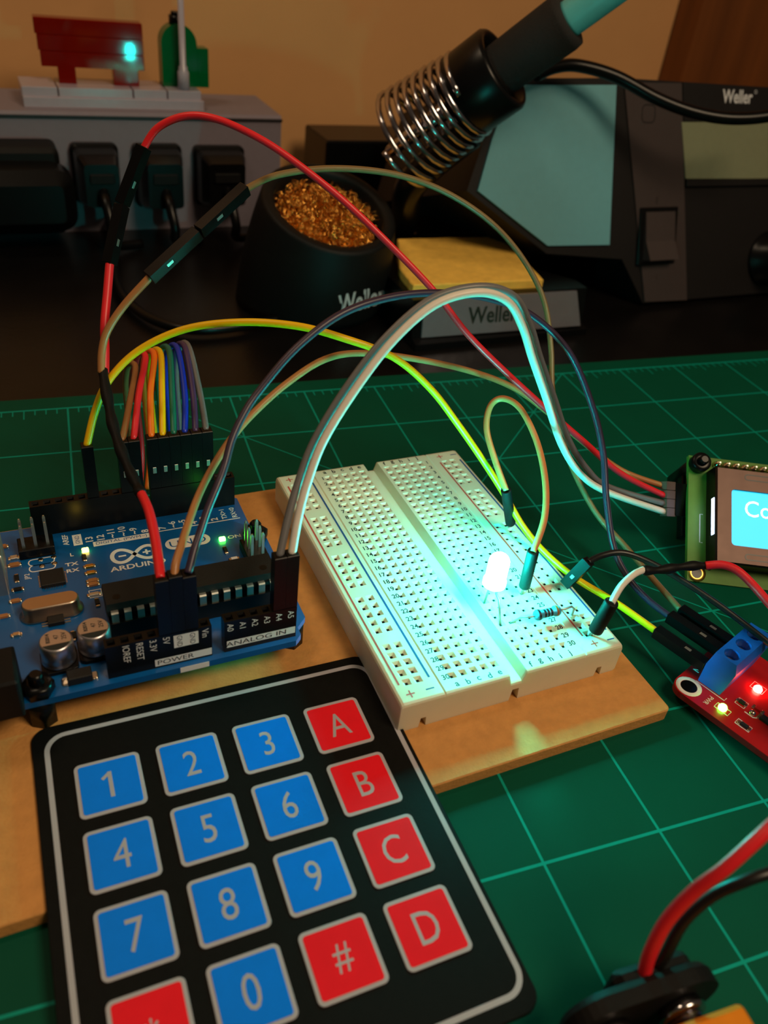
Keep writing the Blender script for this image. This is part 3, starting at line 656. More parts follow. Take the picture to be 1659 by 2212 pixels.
# ================================================================== DISPLAY MODULE
bl = az(1484, 1254, 0.4); lu = (az(1659, 1275, 0.4)-bl).normalized(); tpv = ak(1497, 985, 230)-bl; lv = (tpv-lu*tpv.dot(lu)).normalized()
LM = frame(bl, lu, lv)
t = thing('display_module', 'character display with a lit blue screen propped up on the mat', 'display', LM)
PH = 35.8
g = G(); g.box(0, 80, 0, PH, -1.6, 0); part('display_pcb', g, 'lcdpcb', t)
g = G(); bx0, bx1, by0, by1 = 7.2, 75, 5.6, 30.4
sx0, sx1, sy0, sy1 = 9.3, 71, 9.6, 25.2
# bezel: sloped frame with a window
o1 = [(bx0-2.2, by0-1.2, .1), (bx1+2.2, by0-1.2, .1), (bx1+2.2, by1+1.0, .1), (bx0-2.2, by1+1.0, .1)]
o2 = [(bx0, by0, 6.2), (bx1, by0, 6.2), (bx1, by1, 6.2), (bx0, by1, 6.2)]
o2 = [(bx0-2.1, by0-1.1, 5.6), (bx1+2.1, by0-1.1, 5.6), (bx1+2.1, by1+.9, 5.6), (bx0-2.1, by1+.9, 5.6)]
o3 = [(bx0-1.7, by0-.7, 6.2), (bx1+1.7, by0-.7, 6.2), (bx1+1.7, by1+.5, 6.2), (bx0-1.7, by1+.5, 6.2)]
g.loft([o1, o2, o3], True, False)
win = rr(sx1-sx0, sy1-sy0, 1.0, 4, (sx0+sx1)/2, (sy0+sy1)/2)
wv = [g.v((x, y, 6.2)) for x, y in win]; wd = [g.v((x, y, 5.4)) for x, y in win]; nn = len(wv)
for i in range(nn): g.f([wv[i], wv[(i+1) % nn], wd[(i+1) % nn], wd[i]])
ov = [g.v(p) for p in o3]; nq = nn//4
for q_, ci in ((0, 2), (1, 3), (2, 0), (3, 1)):
    for i in range(q_*nq, q_*nq+nq-1): g.f([ov[ci], wv[i+1], wv[i]])
    i = q_*nq+nq-1; g.f([ov[ci], ov[(ci+1) % 4], wv[(i+1) % nn], wv[i]])
bz = part('bezel', g, 'bezel', t)
for yy in (by1-1.4, by0+1.2):
    g = G(); g.ribbon(rr(54, 1.5, .7, 4, 40, yy), .35, Matrix.Translation((0, 0, 6.23)), True); part('bezel_groove', g, 'black', bz)
g = G(); g.rrp((sx0+sx1)/2, (sy0+sy1)/2, sx1-sx0, sy1-sy0, 1.0, 5.2, 5.5, 0, 4); sc_ = part('screen', g, 'screen', t, 'lit blue screen')
g = G(); txt(g, 'Co', Matrix.Translation((16.8, 20.4, 5.55)), 6.4, 0.95, False); part('screen_text', g, 'pixel', sc_, 'white lettering')
g = G(); g.box(bx0-2.18, bx0-2.1, 12.4, 22.6, 3.4, 5.1); part('backlight_slot', g, 'backlight', t, 'white backlight glowing at the bezel side')
g = G(); g.ribbon([(4.1, 11.0), (3.3, 11.0), (3.3, 19.0), (4.1, 19.0)], .22, Matrix.Translation((0, 0, .03))); part('board_print', g, 'silk', t)
g = G(); g.lathe([(2.5, 0), (2.5, .06), (1.55, .07)], Matrix.Translation((2.6, 2.4, 0)), 20); part('mounting_ring', g, 'gold', t)
g = G(); g.lathe([(1.5, .0), (1.5, .09)], Matrix.Translation((2.6, 2.4, 0)), 20); part('mounting_hole', g, 'black', t)
g = G(); g.lathe([(2.7, 0), (2.7, 2.6), (2.3, 3.0), (1.5, 3.0)], Matrix.Translation((2.6, PH-2.4, 0)), 24); nt = part('nut', g, 'black', t)
g = G(); g.lathe([(1.4, 3.0), (1.25, 3.3), (1.4, 3.6), (1.25, 3.9), (1.4, 4.2), (.9, 4.8)], Matrix.Translation((2.6, PH-2.4, 0)), 14); part('screw_thread', g, 'black', nt)
g = G(); g.cyl((2.6, PH-2.4, -1.6), (2.6, PH-2.4, -17), 2.6, n=6); part('standoff', g, 'black', t)
g = G(); g.cyl((77.4, PH-2.4, -1.6), (77.4, PH-2.4, -17), 2.6, n=6); part('standoff', g, 'black', t)
p_ = None
for i in range(16):
    x = 7.8+i*2.54
    if p_ is None:
        g = G(); g.lathe([(1.2, 0), (1.15, .35), (.8, 1.1), (.45, 1.8)], Matrix.Translation((x, PH-2.0, 0)), 12); p_ = part('solder_joint', g, 'solder', t)
        g = G(); g.box(x-.32, x+.32, PH-2.32, PH-1.68, 0, 2.6, .1); pp = part('pin', g, 'tin', p_)
    else:
        c_ = again(p_, (i*2.54, 0, 0)); d_ = pp.copy(); COL.objects.link(d_); d_.parent = c_
g = G(); g.box(.6, 42, PH-22, PH-2, -9.5, -6.0, .3); bp_ = part('backpack_board', g, 'black', t)
# four crimp housings of the display lead, one connector
cpos = [(1436, 1049), (1436, 1069), (1436, 1087), (1436, 1106)]
a_ = ak(1436, 1049, 226); b_ = ak(1436, 1106, 226); cd_ = (b_-a_)
cdir = (RGT*.84-UPV*.05+FWD*.54).normalized()
for i in range(4):
    c_ = a_+cd_*(i/3); g = gw(t); ey = cd_.normalized(); Lm = frame(c_-cdir*.6, cdir, ey)
    g.box(0, 3.6, -cd_.length/6+.08, cd_.length/6-.08, -1.2, 1.2, .12, Lm); part('connector_housing', g, 'housing', t)
g = gw(t); Lm = frame(a_+cd_*.5-cdir*.6, cdir, cd_); g.box(3.5, 10, -cd_.length*.62, cd_.length*.62, -1.6, 1.0, .2, Lm); part('connector_socket', g, 'black', t)

# ================================================================== RELAY MODULE
ro = az(1488, 1483, 4.0); RM = frame(ro, RU, -RV)
t = thing('relay_module', 'red relay board with a blue screw terminal and lit lamps', 'relay board', RM)
# local: x along RU, y = -RV (away), origin at the mounting ring, z = 0 top of board
g = G(); body = [(-3.2, -48), (23, -48), (23, 3.2)]+[(3.2*math.cos(a), 3.2*math.sin(a)) for a in [math.radians(90+i*15) for i in range(7)]]
g.prism(body, -1.6, 0); part('relay_pcb', g, 'redpcb', t)
for (x, y) in ((-1, -6), (18, -6), (-1, -42), (18, -42)):
    g = G(); g.cyl((x+3, y, -1.6), (x+3, y, -3.95), .9, .7, n=10); part('solder_leg', g, 'solder', t)
g = G(); g.lathe([(1.9, .06), (2.9, .06), (2.9, .0)], None, 24, False); part('mounting_ring', g, 'silk', t)
g = G(); g.lathe([(1.85, .03), (.01, .035)], None, 24, False); part('mounting_hole', g, 'black', t)
def RL(u, v, z=4.0): return RM.inverted() @ az(u, v, z)
tl, tb = RL(1509, 1468), RL(1560, 1509); s1, s2 = RL(1581.7, 1413.8, 14), RL(1607.7, 1393, 14)
dy = (tl.y-tb.y); x0 = (tl.x+tb.x)/2; pitch = (s2.xy-s1.xy).length
tx0, tx1, ty0, ty1 = x0, x0+15.6, tb.y, tl.y
ya, yb_ = s1.y-2.4, s1.y+2.6
g = G(); prof_ = [(yb_, 10), (ty1, 5.5), (ty1, 0), (ty0+.9, 0), (ty0-.2, 7.4), (ya, 10)]
ra_ = [[g.v((x, y, z)) for y, z in prof_] for x in (tx0, tx1)]
for i in range(5): g.f([ra_[0][i], ra_[0][i+1], ra_[1][i+1], ra_[1][i]])
g.f(ra_[0]); g.f(ra_[1][::-1])
xs_ = [tx0, s1.x+2.54, s1.x+7.62, tx1]
for i in range(3):
    sx_ = s1.x+i*5.08; sq = [(xs_[i+1], yb_), (xs_[i], yb_), (xs_[i], ya), (xs_[i+1], ya)]
    cvs = [[g.v((sx_+r_*math.cos(a), s1.y+r_*math.sin(a), z)) for a in [math.radians(22.5*k) for k in range(16)]] for r_, z in ((1.75, 10), (1.75, 7.2))]
    sv = [g.v((x, y, 10)) for x, y in sq]
    for q_ in range(4):
        for k in range(q_*4, q_*4+4): g.f([sv[q_], cvs[0][(k+1) % 16], cvs[0][k]])
        k = (q_*4+4) % 16; g.f([sv[q_], sv[(q_+1) % 4], cvs[0][k]])
    for k in range(16): g.f([cvs[0][k], cvs[0][(k+1) % 16], cvs[1][(k+1) % 16], cvs[1][k]])
    g.f(cvs[1])
tm = part('screw_terminal', g, 'terminal', t)
for i in range(3):
    sx_ = s1.x+i*5.08; g = G(); g.lathe([(1.5, 7.25), (1.5, 7.7), (1.2, 7.8)], Matrix.Translation((sx_, s1.y, 0)), 16); part('screw', g, 'tin', tm)
g = G(); e = .03
g.ribbon([(tx0-.5, ty1+.2), (tx0-.5, ty0-.6), (tx0+.6, ty0-.6)], .2, Matrix.Translation((0, 0, e)))
IN_ = RL(1507, 1446); txt(g, 'IN', Matrix.Translation((IN_.x, IN_.y, e)) @ Matrix.Rotation(math.pi, 4, 'Z'), 2.0, 1, True)
pw = RL(1530, 1513); txt(g, 'PWR', Matrix.Translation((pw.x, pw.y, e)) @ Matrix.Rotation(math.pi, 4, 'Z'), 1.5)
boxes = [((1561, 1532), 1.7, 3.3), ((1602, 1519), 2.2, 2.2), ((1606, 1567), 1.7, 3.3), ((1638, 1486), 2.4, 3.0)]
for (u, v), a_, b_ in boxes:
    p = RL(u, v); g.ribbon([(p.x-a_/2, p.y-b_/2), (p.x+a_/2, p.y-b_/2), (p.x+a_/2, p.y+b_/2), (p.x-a_/2, p.y+b_/2)], .16, Matrix.Translation((0, 0, e)), True)
pr = RL(1627, 1540); g.ribbon([(pr.x-1.3, pr.y+1.4), (pr.x-1.3, pr.y-.6), (pr.x-.6, pr.y-1.4), (pr.x+1.3, pr.y-1.4)], .3, Matrix.Translation((0, 0, e)))
part('board_print', g, 'silk', t, 'white printed outlines and lettering', kind='stuff')
for (u, v, m, lb) in ((1562, 1527, 'ledgreen', 'lit green power lamp'), (1638, 1487, 'ledred', 'lit red status lamp')):
    p = RL(u, v, 4.6); g = G(); g.lathe([(.95, .05), (1.0, .5), (.75, .95), (.3, 1.15)], Matrix.Translation((p.x, p.y, 0)), 16); part('indicator_lamp', g, m, t, lb)
for (u, v, a_, b_, m) in ((1603, 1517, .8, 1.3, 'chip'), (1608, 1567, .8, 1.7, 'chip'), (1638, 1532, 1.0, 1.4, 'redpcb'), (1655, 1556, 1.6, 2.4, 'chip')):
    p = RL(u, v, 4.3); g = G(); g.box(p.x-a_/2, p.x+a_/2, p.y-b_/2, p.y+b_/2, .03, .7, .06); q_ = part('surface_component', g, m, t)
    for s_ in (-1, 1):
        g = G(); g.rrp(p.x, p.y+s_*(b_/2+.35), a_+.2, .7, .2, 0, .4, .12, 3); part('solder_joint', g, 'solder', q_)
p = RL(1625, 1540, 4.2); g = G(); g.lathe([(.8, 0), (.75, .4), (.35, .8)], Matrix.Translation((p.x, p.y, 0)), 14); part('solder_joint', g, 'solder', t)
g = G(); g.box(3, 20, -40, -22, 0, 15.5, .5); part('relay_block', g, 'terminal', t)

# ================================================================== 9 V BATTERY WITH SNAP
e0, e1 = az(1478, 2206, 17.0), az(1604, 2161, 17.0); ed = (e1-e0); ed.z = 0; ed.normalize(); en = V((ed.y, -ed.x, 0))
bo = e1-ed*26.5; BM = frame(V((bo.x, bo.y, 0.04)), ed, -en)
t = thing('block_battery', 'orange block battery lying on the mat at the picture corner', 'battery', BM)
g = G(); g.box(0, 26.5, -46, 0, 0, 17.0, .8); part('battery_case', g, 'orange', t)
for x, nm in ((9.0, 'terminal_stud'), (21.5, 'terminal_stud')):
    g = G(); g.lathe([(3.3, 0), (3.3, .6), (2.6, .9), (2.9, 2.0), (2.5, 2.6)], frame((x, 0, 8.5), (1, 0, 0), (0, 0, 1)) @ Matrix.Rotation(math.pi, 4, 'X'), 18); part(nm, g, 'chrome', t)
t2 = thing('battery_snap', 'black battery clip with red and black leads', 'battery clip', BM)
Lc = frame((0, 4.4, 0), (-1, 0, 0), (0, 0, 1))
g = G(); g.loft([[(x, z, d) for x, z in rr(26-k, 13.4-k, 6.2-k/2, 8, -15.6, 8.2)] for d, k in ((0, 0), (2.2, 0), (3.2, 1.2))], L=Lc); part('clip_body', g, 'blackm', t2)
for x in (9.0, 21.5):
    g = G(); g.lathe([(3.4, 0), (3.9, -1.4), (3.6, -2.0)], frame((x, 4.4, 8.5), (-1, 0, 0), (0, 0, 1)), 18); part('snap_ring', g, 'chrome', t2)
g = G(); g.box(11.5, 25, 6.6, 10.2, 2, 13.6, 1.2); part('lead_boot', g, 'blackm', t2)
wb = BM @ V((16.4, 8.3, 13.2))
insul(t2, path([wb, (1404, 2060), (1440, 1990), (1500, 1925), (1570, 1872), (1662, 1788, 112), (1740, 1715, 118)]), 'w_red', 1.05, 'red_lead')
wb = BM @ V((18.8, 8.6, 12.6))
insul(t2, path([wb, (1438, 2062), (1478, 1990), (1540, 1935), (1605, 1905), (1662, 1886, 116), (1740, 1870, 120)]), 'w_black', .9, 'black_lead')
# ================================================================== SOLDERING STATION
n20 = V((0, -math.cos(math.radians(20)), math.sin(math.radians(20)))); sp0 = az(1390, 655, 0)
SV = V((0, math.sin(math.radians(20)), math.cos(math.radians(20))))
SM = frame(sp0, (1, 0, 0), SV)                       # x right, y up the sloped face, z out of the face
SI = SM.inverted()
def F(u, v): p = SI @ apl(u, v, sp0, n20); return p.x, p.y
t = thing('soldering_station', 'black soldering station with a teal side panel and unlit screen', 'soldering station', SM)
def prismF(px, z0, z1, mats, name, parent=None, label=None):
    g = G(); g.prism([F(*p) if len(p) == 2 else p[:2] for p in px], z0, z1); return part(name, g, mats, parent or t, label)
rx_ = F(1659, 400)[0]+62
top_y = F(1345, 168)[1]; bot = F(1390, 655)[1]
pl = [F(1182, 548), F(1010, 412), F(1050, 290), F(1092, 168), F(1345, 168), (rx_, top_y-2), (rx_, bot), (F(1390, 655)[0], bot), F(1345, 560)]
g = G(); back = -95
g.loft([[(x, y, z) for x, y in pl] for z in (back, -.5)]); part('station_body', g, 'station', t)
g = G(); g.prism([(F(1400, 640)[0], bot-2.2), (rx_-4, bot-2.2), (rx_-4, bot-.1), (F(1400, 640)[0], bot-.1)], back, -6); part('station_foot', g, 'black', t)
prismF([(1182, 531), (1031, 412), (1062, 300), (1105, 184), (1330, 184), (1315, 529)], -.5, .6, 'teal', 'side_panel', None, 'pale teal panel')
g = G(); xa, _ = F(1350, 400); xb, _ = F(1472, 400)
g.prism([F(1348, 178), F(1472, 180), F(1483, 648), F(1392, 652)], -.5, .3); fp_ = part('switch_panel', g, 'stationface', t, 'brownish grey switch panel')
c0 = F(1418, 510); g = G(); w_, h_ = F(1458, 510)[0]-F(1377, 510)[0], F(1418, 452)[1]-F(1418, 575)[1]
g.box(c0[0]-w_/2, c0[0]+w_/2, c0[1]-h_/2, c0[1]+h_/2, .3, 1.2, .4); sw = part('switch_frame', g, 'black', t)
g = G(); a, b, d = w_*.38, h_*.42, 0
g.loft([[(c0[0]+x, y, z) for y, z in ((c0[1]+b, 1.0), (c0[1]+b, 2.0), (c0[1]-b*.2, 3.0), (c0[1]-b, 6.5), (c0[1]-b, 1.0))] for x in (-a, a)]); part('rocker', g, 'stationface', sw)
g = G()
for ch, (u, v) in (('0', (1418, 433)), ('I', (1417, 600))): txt(g, ch, Matrix.Translation((*F(u, v), .33)), 4.0, .6)
x, y = F(1400, 246); g.ribbon(rr(7, 7, 2, 4, x, y), .5, Matrix.Translation((0, 0, .33)), True); part('switch_print', g, 'station', fp_, kind='stuff')
g = G(); xl = F(1478, 230)[0]
g.prism([F(1474, 178), (rx_-3, top_y-4), (rx_-3, F(1659, 258)[1]), F(1476, 262)], -.5, .4); bd = part('title_band', g, 'station', t)
g = G(); wt = F(1625, 210)[0]-F(1560, 210)[0]; txt(g, 'Weller', Matrix.Translation((*F(1592, 209), .45)), 7.6, wt/(txtw('Weller', True)*7.6), True); x, y = F(1631, 199); g.ribbon(circle(.7, 14, x, y), .2, Matrix.Translation((0, 0, .45)), True); part('maker_lettering', g, 'lettering', bd, 'white maker lettering', kind='stuff')
prismF([(1480, 386), (1659, 386), (1659, 264), (1471, 264)], -.5, .5, 'stlcd', 'station_screen', None, 'unlit grey-green screen')
x0_, y0_ = F(1480, 404); g = G(); g.box(x0_, rx_-3, y0_, F(1480, 388)[1], -.5, 1.2, .3); part('screen_ledge', g, 'station', t)
kc = F(1640, 560); g = G(); g.lathe([(13, -.4), (13, 1), (11, 2), (10.5, 12), (9.5, 13)], Matrix.Translation((kc[0]+6, kc[1], 0)), 32); part('dial', g, 'black', t)

# ================================================================== IRON STAND
b_fl, b_fr = az(908, 728, 1.5), az(1250, 702, 1.5); t_fl, t_fr = az(912, 646, 16), az(1212, 630, 16)
cupM = ak(712, 452, 322); CB = V((cupM.x-4, cupM.y+8, -2.2))
t = thing('iron_stand', 'black soldering iron stand with a round cleaner cup and spring holder', 'iron stand', (CB.x+40, CB.y, -2.2))
st_ = t
g = gw(t); yb = t_fl.y+70
fx0, fx1 = b_fl.x-4, b_fr.x+3
yf, yt_ = (b_fl.y+b_fr.y)/2+.6, (t_fl.y+t_fr.y)/2+.6
g.loft([[(x, y, z) for y, z in ((yf-4, -2.15), (yf-4, .5), (yf, 1.5), (yt_, 16), (max(yt_+1, ybk), 16), (max(yt_+1, ybk), -2.15))] for x, ybk in ((fx0, yb), (b_fr.x-32, yb), (b_fr.x-8, yt_+22), (fx1, yt_+8))]); part('stand_base', g, 'black', t)
# embossed shiny plate on the sloped front
pm = frame(b_fl, b_fr-b_fl, t_fl-b_fl); pw_ = (b_fr-b_fl).length; ph_ = (t_fl-b_fl).dot(pm.to_3x3() @ V((0, 1, 0)))
g = gw(t); g.prism([(0, 0), (pw_, 0), (pw_-4, ph_), (.5, ph_)], 0, 1.2, pm); pt = part('name_plate', g, 'label', t, 'shiny embossed name plate')
g = gw(t); txt(g, 'Weller', pm @ Matrix.Translation((pw_*.42, ph_*.5, 1.25)), ph_*.62, .85, True); bmesh.ops.solidify(g.bm, geom=g.bm.faces[:], thickness=.5); part('raised_lettering', g, 'chrome', pt, kind='stuff')
# cup
dv = -(ray(712, 452)).normalized(); th = math.radians(46)
mn = (dv*math.cos(th)+(RGT*.29+UPV*.957)*math.sin(th)).normalized(); R0 = 150*322/FPX
Mm = frame(cupM, RGT-mn*RGT.dot(mn), UPV)
if (Mm.to_3x3() @ V((0, 0, 1))).dot(mn) < 0: Mm = frame(cupM, UPV, RGT)
def cupring(f, N=40):
    r = R0*(1.12-.12*f+.05*math.sin(math.pi*f)); ez = (V((0, 0, 1))*(1-f)+mn*f).normalized(); ex = (V((1, 0, 0))-ez*ez.x).normalized(); ey = ez.cross(ex)
    c = CB*(1-f)**1.0+cupM*f
    return [c+ex*(r*math.cos(2*math.pi*i/N))+ey*(r*math.sin(2*math.pi*i/N)) for i in range(N)]
def mring(r, d, N=40):
    ez = mn; ex = (V((1, 0, 0))-ez*ez.x).normalized(); ey = ez.cross(ex)
    return [cupM+ez*d+ex*(r*math.cos(2*math.pi*i/N))+ey*(r*math.sin(2*math.pi*i/N)) for i in range(N)]
g = gw(t); g.loft([cupring(i/10) for i in range(11)]+[mring(R0-.4, 1.0), mring(R0-1.6, 1.4), mring(R0-4.6, 1.0), mring(R0-5.2, -.5), mring(R0-5.5, -14)], True, True, sm=True); CUPT = BVHTree.FromBMesh(g.bm); cup = part('cleaner_cup', g, 'blackm', t, 'dark round cup with a slanted mouth')
# lettering wrapped on the cup front
def oncup(u, v):
    inv = INV[st_.name]; o_ = inv @ CAM; d = inv.to_3x3() @ ray(u, v); h, n_, _, _ = CUPT.ray_cast(o_, d)
    return CAM+ray(u, v)*((h-o_).length/d.length-.35)
vs_, fs_ = glyph('Weller', True); w0 = txtw('Weller', True); hh = max(v[1] for v in vs_)
g = gw(t); bv = []
for x, y in vs_:
    u = 781+x/w0*100; v = 648-x/w0*26-y/hh*21*(1-.12*x/w0); bv.append(g.v(oncup(u, v)))
for f_ in fs_: g.f([bv[i] for i in f_])
part('cup_lettering', g, 'lettering', cup, 'pale maker lettering', kind='stuff')
# spring holder and funnel
A0, A1 = ak(868, 308, 326), ak(1020, 196, 306); axd = (A1-A0).normalized(); xx, yy = perp(axd)
pts = []; turns = 9; N = 24
for i in range(int(turns*N)+1):
    f = i/(turns*N); a = 2*math.pi*i/N; r = 19.0*(1-f)+15.0*f; pts.append(A0+axd*((A1-A0).length*f**.92)+xx*(r*math.cos(a))+yy*(r*math.sin(a)))
g = gw(t); g.tube(pts, 1.12, 8); part('spring_coil', g, 'chrome', t, 'silver coil spring')
cl = Matrix((xx, yy, axd)).transposed().to_4x4()
if cl.to_3x3().determinant() < 0: cl = Matrix((yy, xx, axd)).transposed().to_4x4()
cl.translation = A1
g = gw(t); g.lathe([(14.2, -6), (15.4, -4), (15.4, 13), (14.5, 14.2), (12.8, 14.2), (12.2, 8), (12.2, -6)], cl, 36, False); part('funnel_collar', g, 'black', t)
h0, h1_, h2_ = ak(1018, 285, 316), ak(893, 392, 333), az(866, 500, 15.5)
g = gw(t); g.tube(catmull([h0, h1_, h1_.lerp(h2_, .6), h2_]), 6.2, 18); part('holder_arm', g, 'black', t)
# brass wool
w = thing('brass_wool', 'golden curled brass wool filling the cleaner cup', 'brass wool', CB+V((0, 0, 10))); tag(w, None, None)
g = gw(w); ez = mn; ex = (V((1, 0, 0))-ez*ez.x).normalized(); ey = ez.cross(ex); rnd = random.Random(3)
for i in range(420):
    r = (R0-6.5)*math.sqrt(rnd.random()); a = rnd.random()*6.283; dome = 3.0*(1-(r/(R0-5))**2)
    c = cupM+ex*(r*math.cos(a))+ey*(r*math.sin(a))+ez*(-4+dome+rnd.uniform(-3, 1.5))
    d = V((rnd.gauss(0, 1), rnd.gauss(0, 1), rnd.gauss(0, 1))).normalized(); x, y = perp(d); cr_ = rnd.uniform(.9, 2.4); ln = rnd.uniform(1.5, 5)
    g.tube([c+d*(ln*(k/13-.5))+x*(cr_*math.cos(k*.95))+y*(cr_*math.sin(k*.95)) for k in range(14)], rnd.uniform(.12, .26), 4, False)
g2 = part('curls', g, 'brass', w, kind='stuff')
g = gw(w); g.loft([mring(R0-5.8, -13), mring(R0-5.8, -6), mring(R0-10, -4.5)], True, True, sm=True); part('packed_core', g, 'brass', w)
# sponge
pxs = [(862, 576), (858, 516), (1074, 511), (1120, 548), (1176, 604), (893, 616)]
sp_ = [az(u, v, 19.5) for u, v in pxs]; cx = sum(p.x for p in sp_)/6; cy_ = sum(p.y for p in sp_)/6
t = thing('cleaning_sponge', 'yellow cleaning sponge in the tray of the iron stand', 'sponge', (cx, cy_, 16))
g = gw(t); rnd = random.Random(5); ring = []
for a, b in zip(sp_, sp_[1:]+sp_[:1]):
    for k in range(6): ring.append(a.lerp(b, k/6)+V((rnd.uniform(-.35, .35), rnd.uniform(-.35, .35), 0)))
g.loft([[V((p.x, p.y, 16.05)) for p in ring], [V((p.x, p.y, 19.2)) for p in ring], [V((cx+(p.x-cx)*.985, cy_+(p.y-cy_)*.985, 19.6)) for p in ring]]); part('sponge_block', g, 'sponge', t)

# ================================================================== SOLDERING IRON + CABLE
I0 = A1-axd*4; id_ = axd; I1 = I0+axd*min(range(20, 160), key=lambda q_: abs(proj(I0+axd*q_)[0]-1232))
t = thing('soldering_iron', 'soldering iron with a black foam grip and teal handle in the spring holder', 'soldering iron', I0)
x, y = perp(id_); Li = Matrix((x, y, id_)).transposed().to_4x4()
if Li.to_3x3().determinant() < 0: Li = Matrix((y, x, id_)).transposed().to_4x4()
Li.translation = I0; ln = (I1-I0).length
g = gw(t); g.lathe([(6.5, -2), (8.8, 0), (9.0, ln*.2), (9.3, ln*.6), (9.5, ln*.95), (9.1, ln), (5.9, ln)], Li, 32); part('foam_grip', g, 'foam', t)
g = gw(t); g.lathe([(6.2, ln-1), (6.0, ln+1), (6.0, ln+20), (6.7, ln+50), (5.6, ln+60)], Li, 32); part('handle', g, 'tealhandle', t, 'teal handle')
g = gw(t); g.lathe([(.6, -40), (2.4, -36), (3.0, -20), (3.6, -2)], Li, 20); part('barrel', g, 'chrome', t)
cpts = path([(1158, 163, 317), (1200, 145, 320), (1250, 142, 322), (1330, 165, 326), (1420, 213, 328), (1500, 243), (1580, 256), (1665, 250, 330), (1760, 225, 330)])
g = gw(t); g.tube(catmull(cpts), 2.4, 14); part('cable', g, 'black', t, 'thick black cable')

# ================================================================== POWER STRIP AND PLUGS
PY = 276.0
zt_ = ay(300, 245, PY).z; xr = ay(608, 256, PY).x; zb2 = -2.2
t = thing('power_strip', 'grey power strip standing on edge against the wall', 'power strip', (-60, PY, -2.2))
g = gw(t); yd = PY+46
g.loft([[(x, y, z) for y, z in ((PY, zb2), (PY, zt_-1.2), (PY+1.2, zt_), (yd-2, zt_), (yd, zt_-2), (yd, zb2))] for x in (-330, xr)]); part('strip_body', g, 'strip', t)
g = gw(t); g.box(-330, xr+.4, PY-.5, PY+.3, zt_-2.6, zt_-1.4); part('seam', g, 'stripdark', t)
def PR(u, v): p = ay(u, v, PY); return p.x, p.z
plugs = [((147, 306), (262, 432), 22, 'black mains plug in the strip beside the bulky adapter'), ((282, 308), (394, 440), 20, 'black mains plug in the strip behind the red wire coupling'), ((414, 312), (524, 436), 18, 'black mains plug at the end of the strip near the brass cup')]
for (u0, v0), (u1, v1), dpt, lb in plugs:
    xa, za = PR(u0, v0); xb, zb_ = PR(u1, v1); cx, cz = (xa+xb)/2, (za+zb_)/2; w_, h_ = abs(xb-xa), abs(za-zb_)
    q = thing('mains_plug', lb, 'plug', (cx, PY, cz), 'plugs in the power strip')
    Lp = frame((cx, PY, cz), (1, 0, 0), (0, 0, 1))
    g = gw(q); g.loft([[(px, py, d) for px, py in rr(w_*s_, h_*s_, 2.5*s_, 4)] for s_, d in ((1, .0), (1, 3), (.92, 4), (.86, dpt*.6), (.7, dpt))], L=Lp); pb = part('plug_body', g, 'black', q)
    g = gw(q); g.rrp(0, h_*.12, w_*.5, h_*.16, .8, dpt*.9, dpt+1.2, .3, 3, Lp); part('grip_rib', g, 'blackm', pb)
    g = gw(q); c_ = V((cx, PY-dpt+1, cz-h_*.1)); g.tube(catmull([c_, c_+V((0, -7, -3)), c_+V((1, -12, -12)), V((cx+2, PY-dpt-9, 2)), V((cx+14, PY-dpt-4, .3))], 6), 2.2, 10); part('cord', g, 'black', q)
q0, q1 = ay(-90, 298, PY), ay(140, 480, PY)
q = thing('power_adapter', 'bulky black power adapter filling the strip end', 'adapter', ((q0.x+q1.x)/2, PY, -2.2), 'plugs in the power strip')
g = gw(q); Lp = frame((0, PY, 0), (1, 0, 0), (0, 0, 1)); g.rrp((q0.x+q1.x)/2, (q0.z+q1.z)/2, q1.x-q0.x, q0.z-q1.z, 3, 0.02, 16, 2, 4, Lp); part('adapter_body', g, 'blackm', q)
q2, q3 = ay(-70, 350, PY-16), ay(165, 478, PY-16)
g = gw(q); Lp = frame((0, PY-16, 0), (1, 0, 0), (0, 0, 1)); g.rrp((q2.x+q3.x)/2, (q2.z+q3.z)/2, q3.x-q2.x, q2.z-q3.z, 7, 0, 17, 5, 6, Lp); part('adapter_front', g, 'black', q)
# desk cable
t = thing('desk_cable', 'thin black cable lying on the dark desk behind the circuit board', 'cable', az(250, 600, 0))
g = gw(t); g.tube(catmull([az(238, 470, 3), az(243, 540, 2), az(255, 620, 1.2), az(300, 672, 1.0), az(360, 702, .8), az(430, 713, .8), az(520, 705, .8), az(600, 690, .8)]), 1.9, 10); part('cord', g, 'black', t)
# dark box behind the cup
p0_, p1_ = ay(706, 304, 300), ay(905, 420, 300)
t = part('desk_box', G().box(p0_.x, p1_.x, 300, 335, -2.2, p0_.z, 1.0), 'black'); tag(t, 'plain black box behind the brass wool cup', 'box')

# ================================================================== TOY BRICK SCENE
LY = PY+8
def LR(u, v, y=LY): return ay(u, v, y)
pb0 = LR(50, 234); 
t = thing('toy_plate_base', 'pale grey toy brick plates lying on the power strip', 'toy plates', (LR(240, 230).x, LY+8, zt_))
a, b = LR(50, 215), LR(440, 238)
xl_, xr_ = a.x, b.x
zp1 = zt_+.05+4.2; zp2 = zp1+3.6
g = gw(t); g.box(xl_, xr_, LY-1, LY+22, zt_+.05, zp1, .25); part('bottom_plate', g, 'legogrey', t)
for u0, u1 in ((48, 126), (128, 288), (290, 362), (364, 436)):
    x0, x1 = LR(u0, 205).x, LR(u1, 205).x; g = gw(t); g.box(x0+.1, x1-.1, LY+1, LY+22, zp1, zp2, .25); part('tile', g, 'legogrey', t)
t = thing('toy_bench', 'reddish brown toy brick bench on the grey plates', 'toy bench', (LR(190, 180).x, LY+12, zp2))
BYY = LY+9
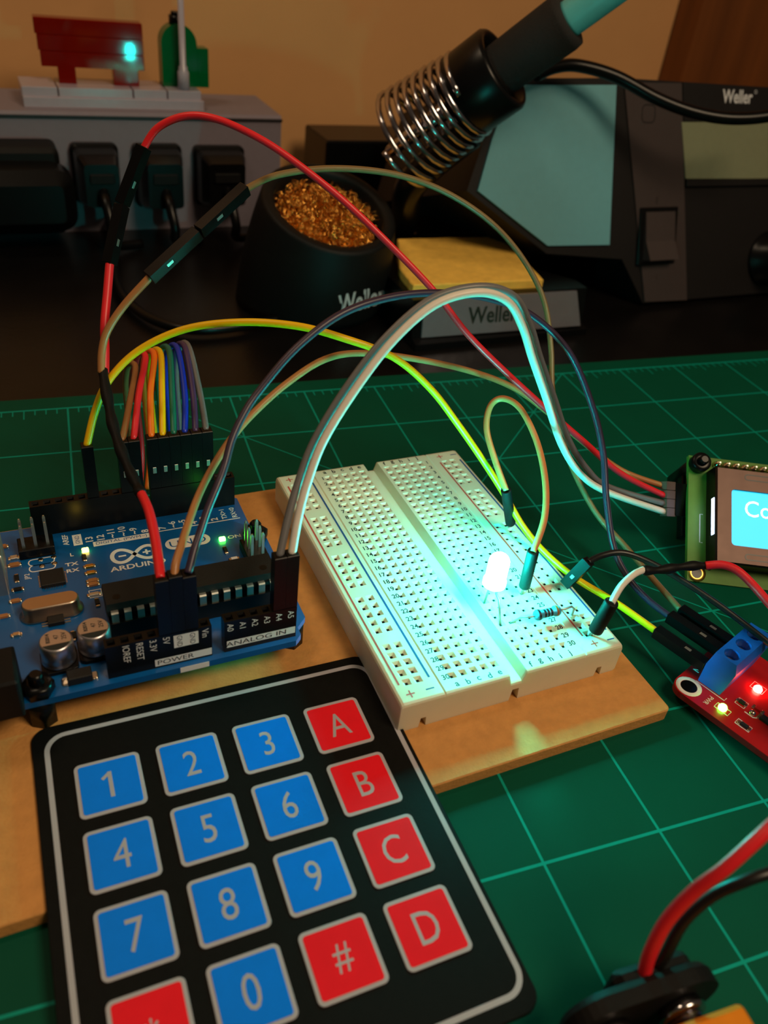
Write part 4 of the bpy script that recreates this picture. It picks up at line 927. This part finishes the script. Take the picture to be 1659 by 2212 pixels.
tlp, trp, brp, blp = LR(71, 40, BYY), LR(306, 50, BYY), LR(305, 152, BYY), LR(82, 150, BYY)
for k in range(3):
    f0, f1 = k/3+.004, (k+1)/3-.004
    z0, z1 = trp.z+(brp.z-trp.z)*f1, trp.z+(brp.z-trp.z)*f0
    g = gw(t); g.box(tlp.x+.6*k, trp.x, BYY, BYY+8, z0, z1, .35); part('slat', g, 'legobrown', t)
zl0 = trp.z+(brp.z-trp.z)
for u0, u1 in ((128, 166), (246, 300)):
    g = gw(t); g.box(LR(u0, 170, BYY).x, LR(u1, 170, BYY).x, BYY, BYY+8, zp2+.02, zl0+.3, .3); part('leg', g, 'legobrown', t)
t.rotation_euler.z = -0.045
t = thing('toy_tree', 'green rounded toy brick piece with a black cap behind the grey pole', 'toy bricks', (LR(390, 200).x, LY+14, zp2))
GY = LY+10
gx0, gx1, gx2 = LR(353, 195, GY).x, LR(428, 195, GY).x, LR(452, 195, GY).x; zA, zS = LR(390, 52, GY).z, LR(440, 105, GY).z
g = gw(t); cx, r_ = (gx0+gx1)/2, (gx1-gx0)/2; Lg = frame((0, GY+8, 0), (1, 0, 0), (0, 0, 1))
g.prism([(gx0, zp2+.02), (gx1, zp2+.02)]+[(cx+r_*math.cos(a), zA-r_+r_*math.sin(a)) for a in [math.pi*i/14 for i in range(15)]], 0, 8, Lg); part('arched_brick', g, 'legogreen', t)
g = gw(t); g.box(gx1-.02, gx2, GY, GY+8, zp2+.02, zS, .3); part('side_brick', g, 'legogreen', t)
g = gw(t); g.cyl((cx, GY+4, zA-.5), (cx, GY+4, zA+3.0), 3.4, n=20); g.cyl((cx, GY+4, zA+3.0), (cx, GY+4, zA+4.4), 2.4, n=20); part('cap', g, 'black', t)
px_ = LR(397, 190, LY+4); 
t = thing('toy_pole', 'slim grey toy pole in front of the green toy piece', 'toy pole', (px_.x, LY+4, zp2))
g = gw(t); g.lathe([(2.6, zp2+.02), (2.6, zp2+7.5), (2.0, zp2+8.2), (2.0, zp2+9.5), (1.45, zp2+10), (1.25, zp2+70)], Matrix.Translation((px_.x, LY+4, 0)), 18); part('pole_stem', g, 'legogrey', t)
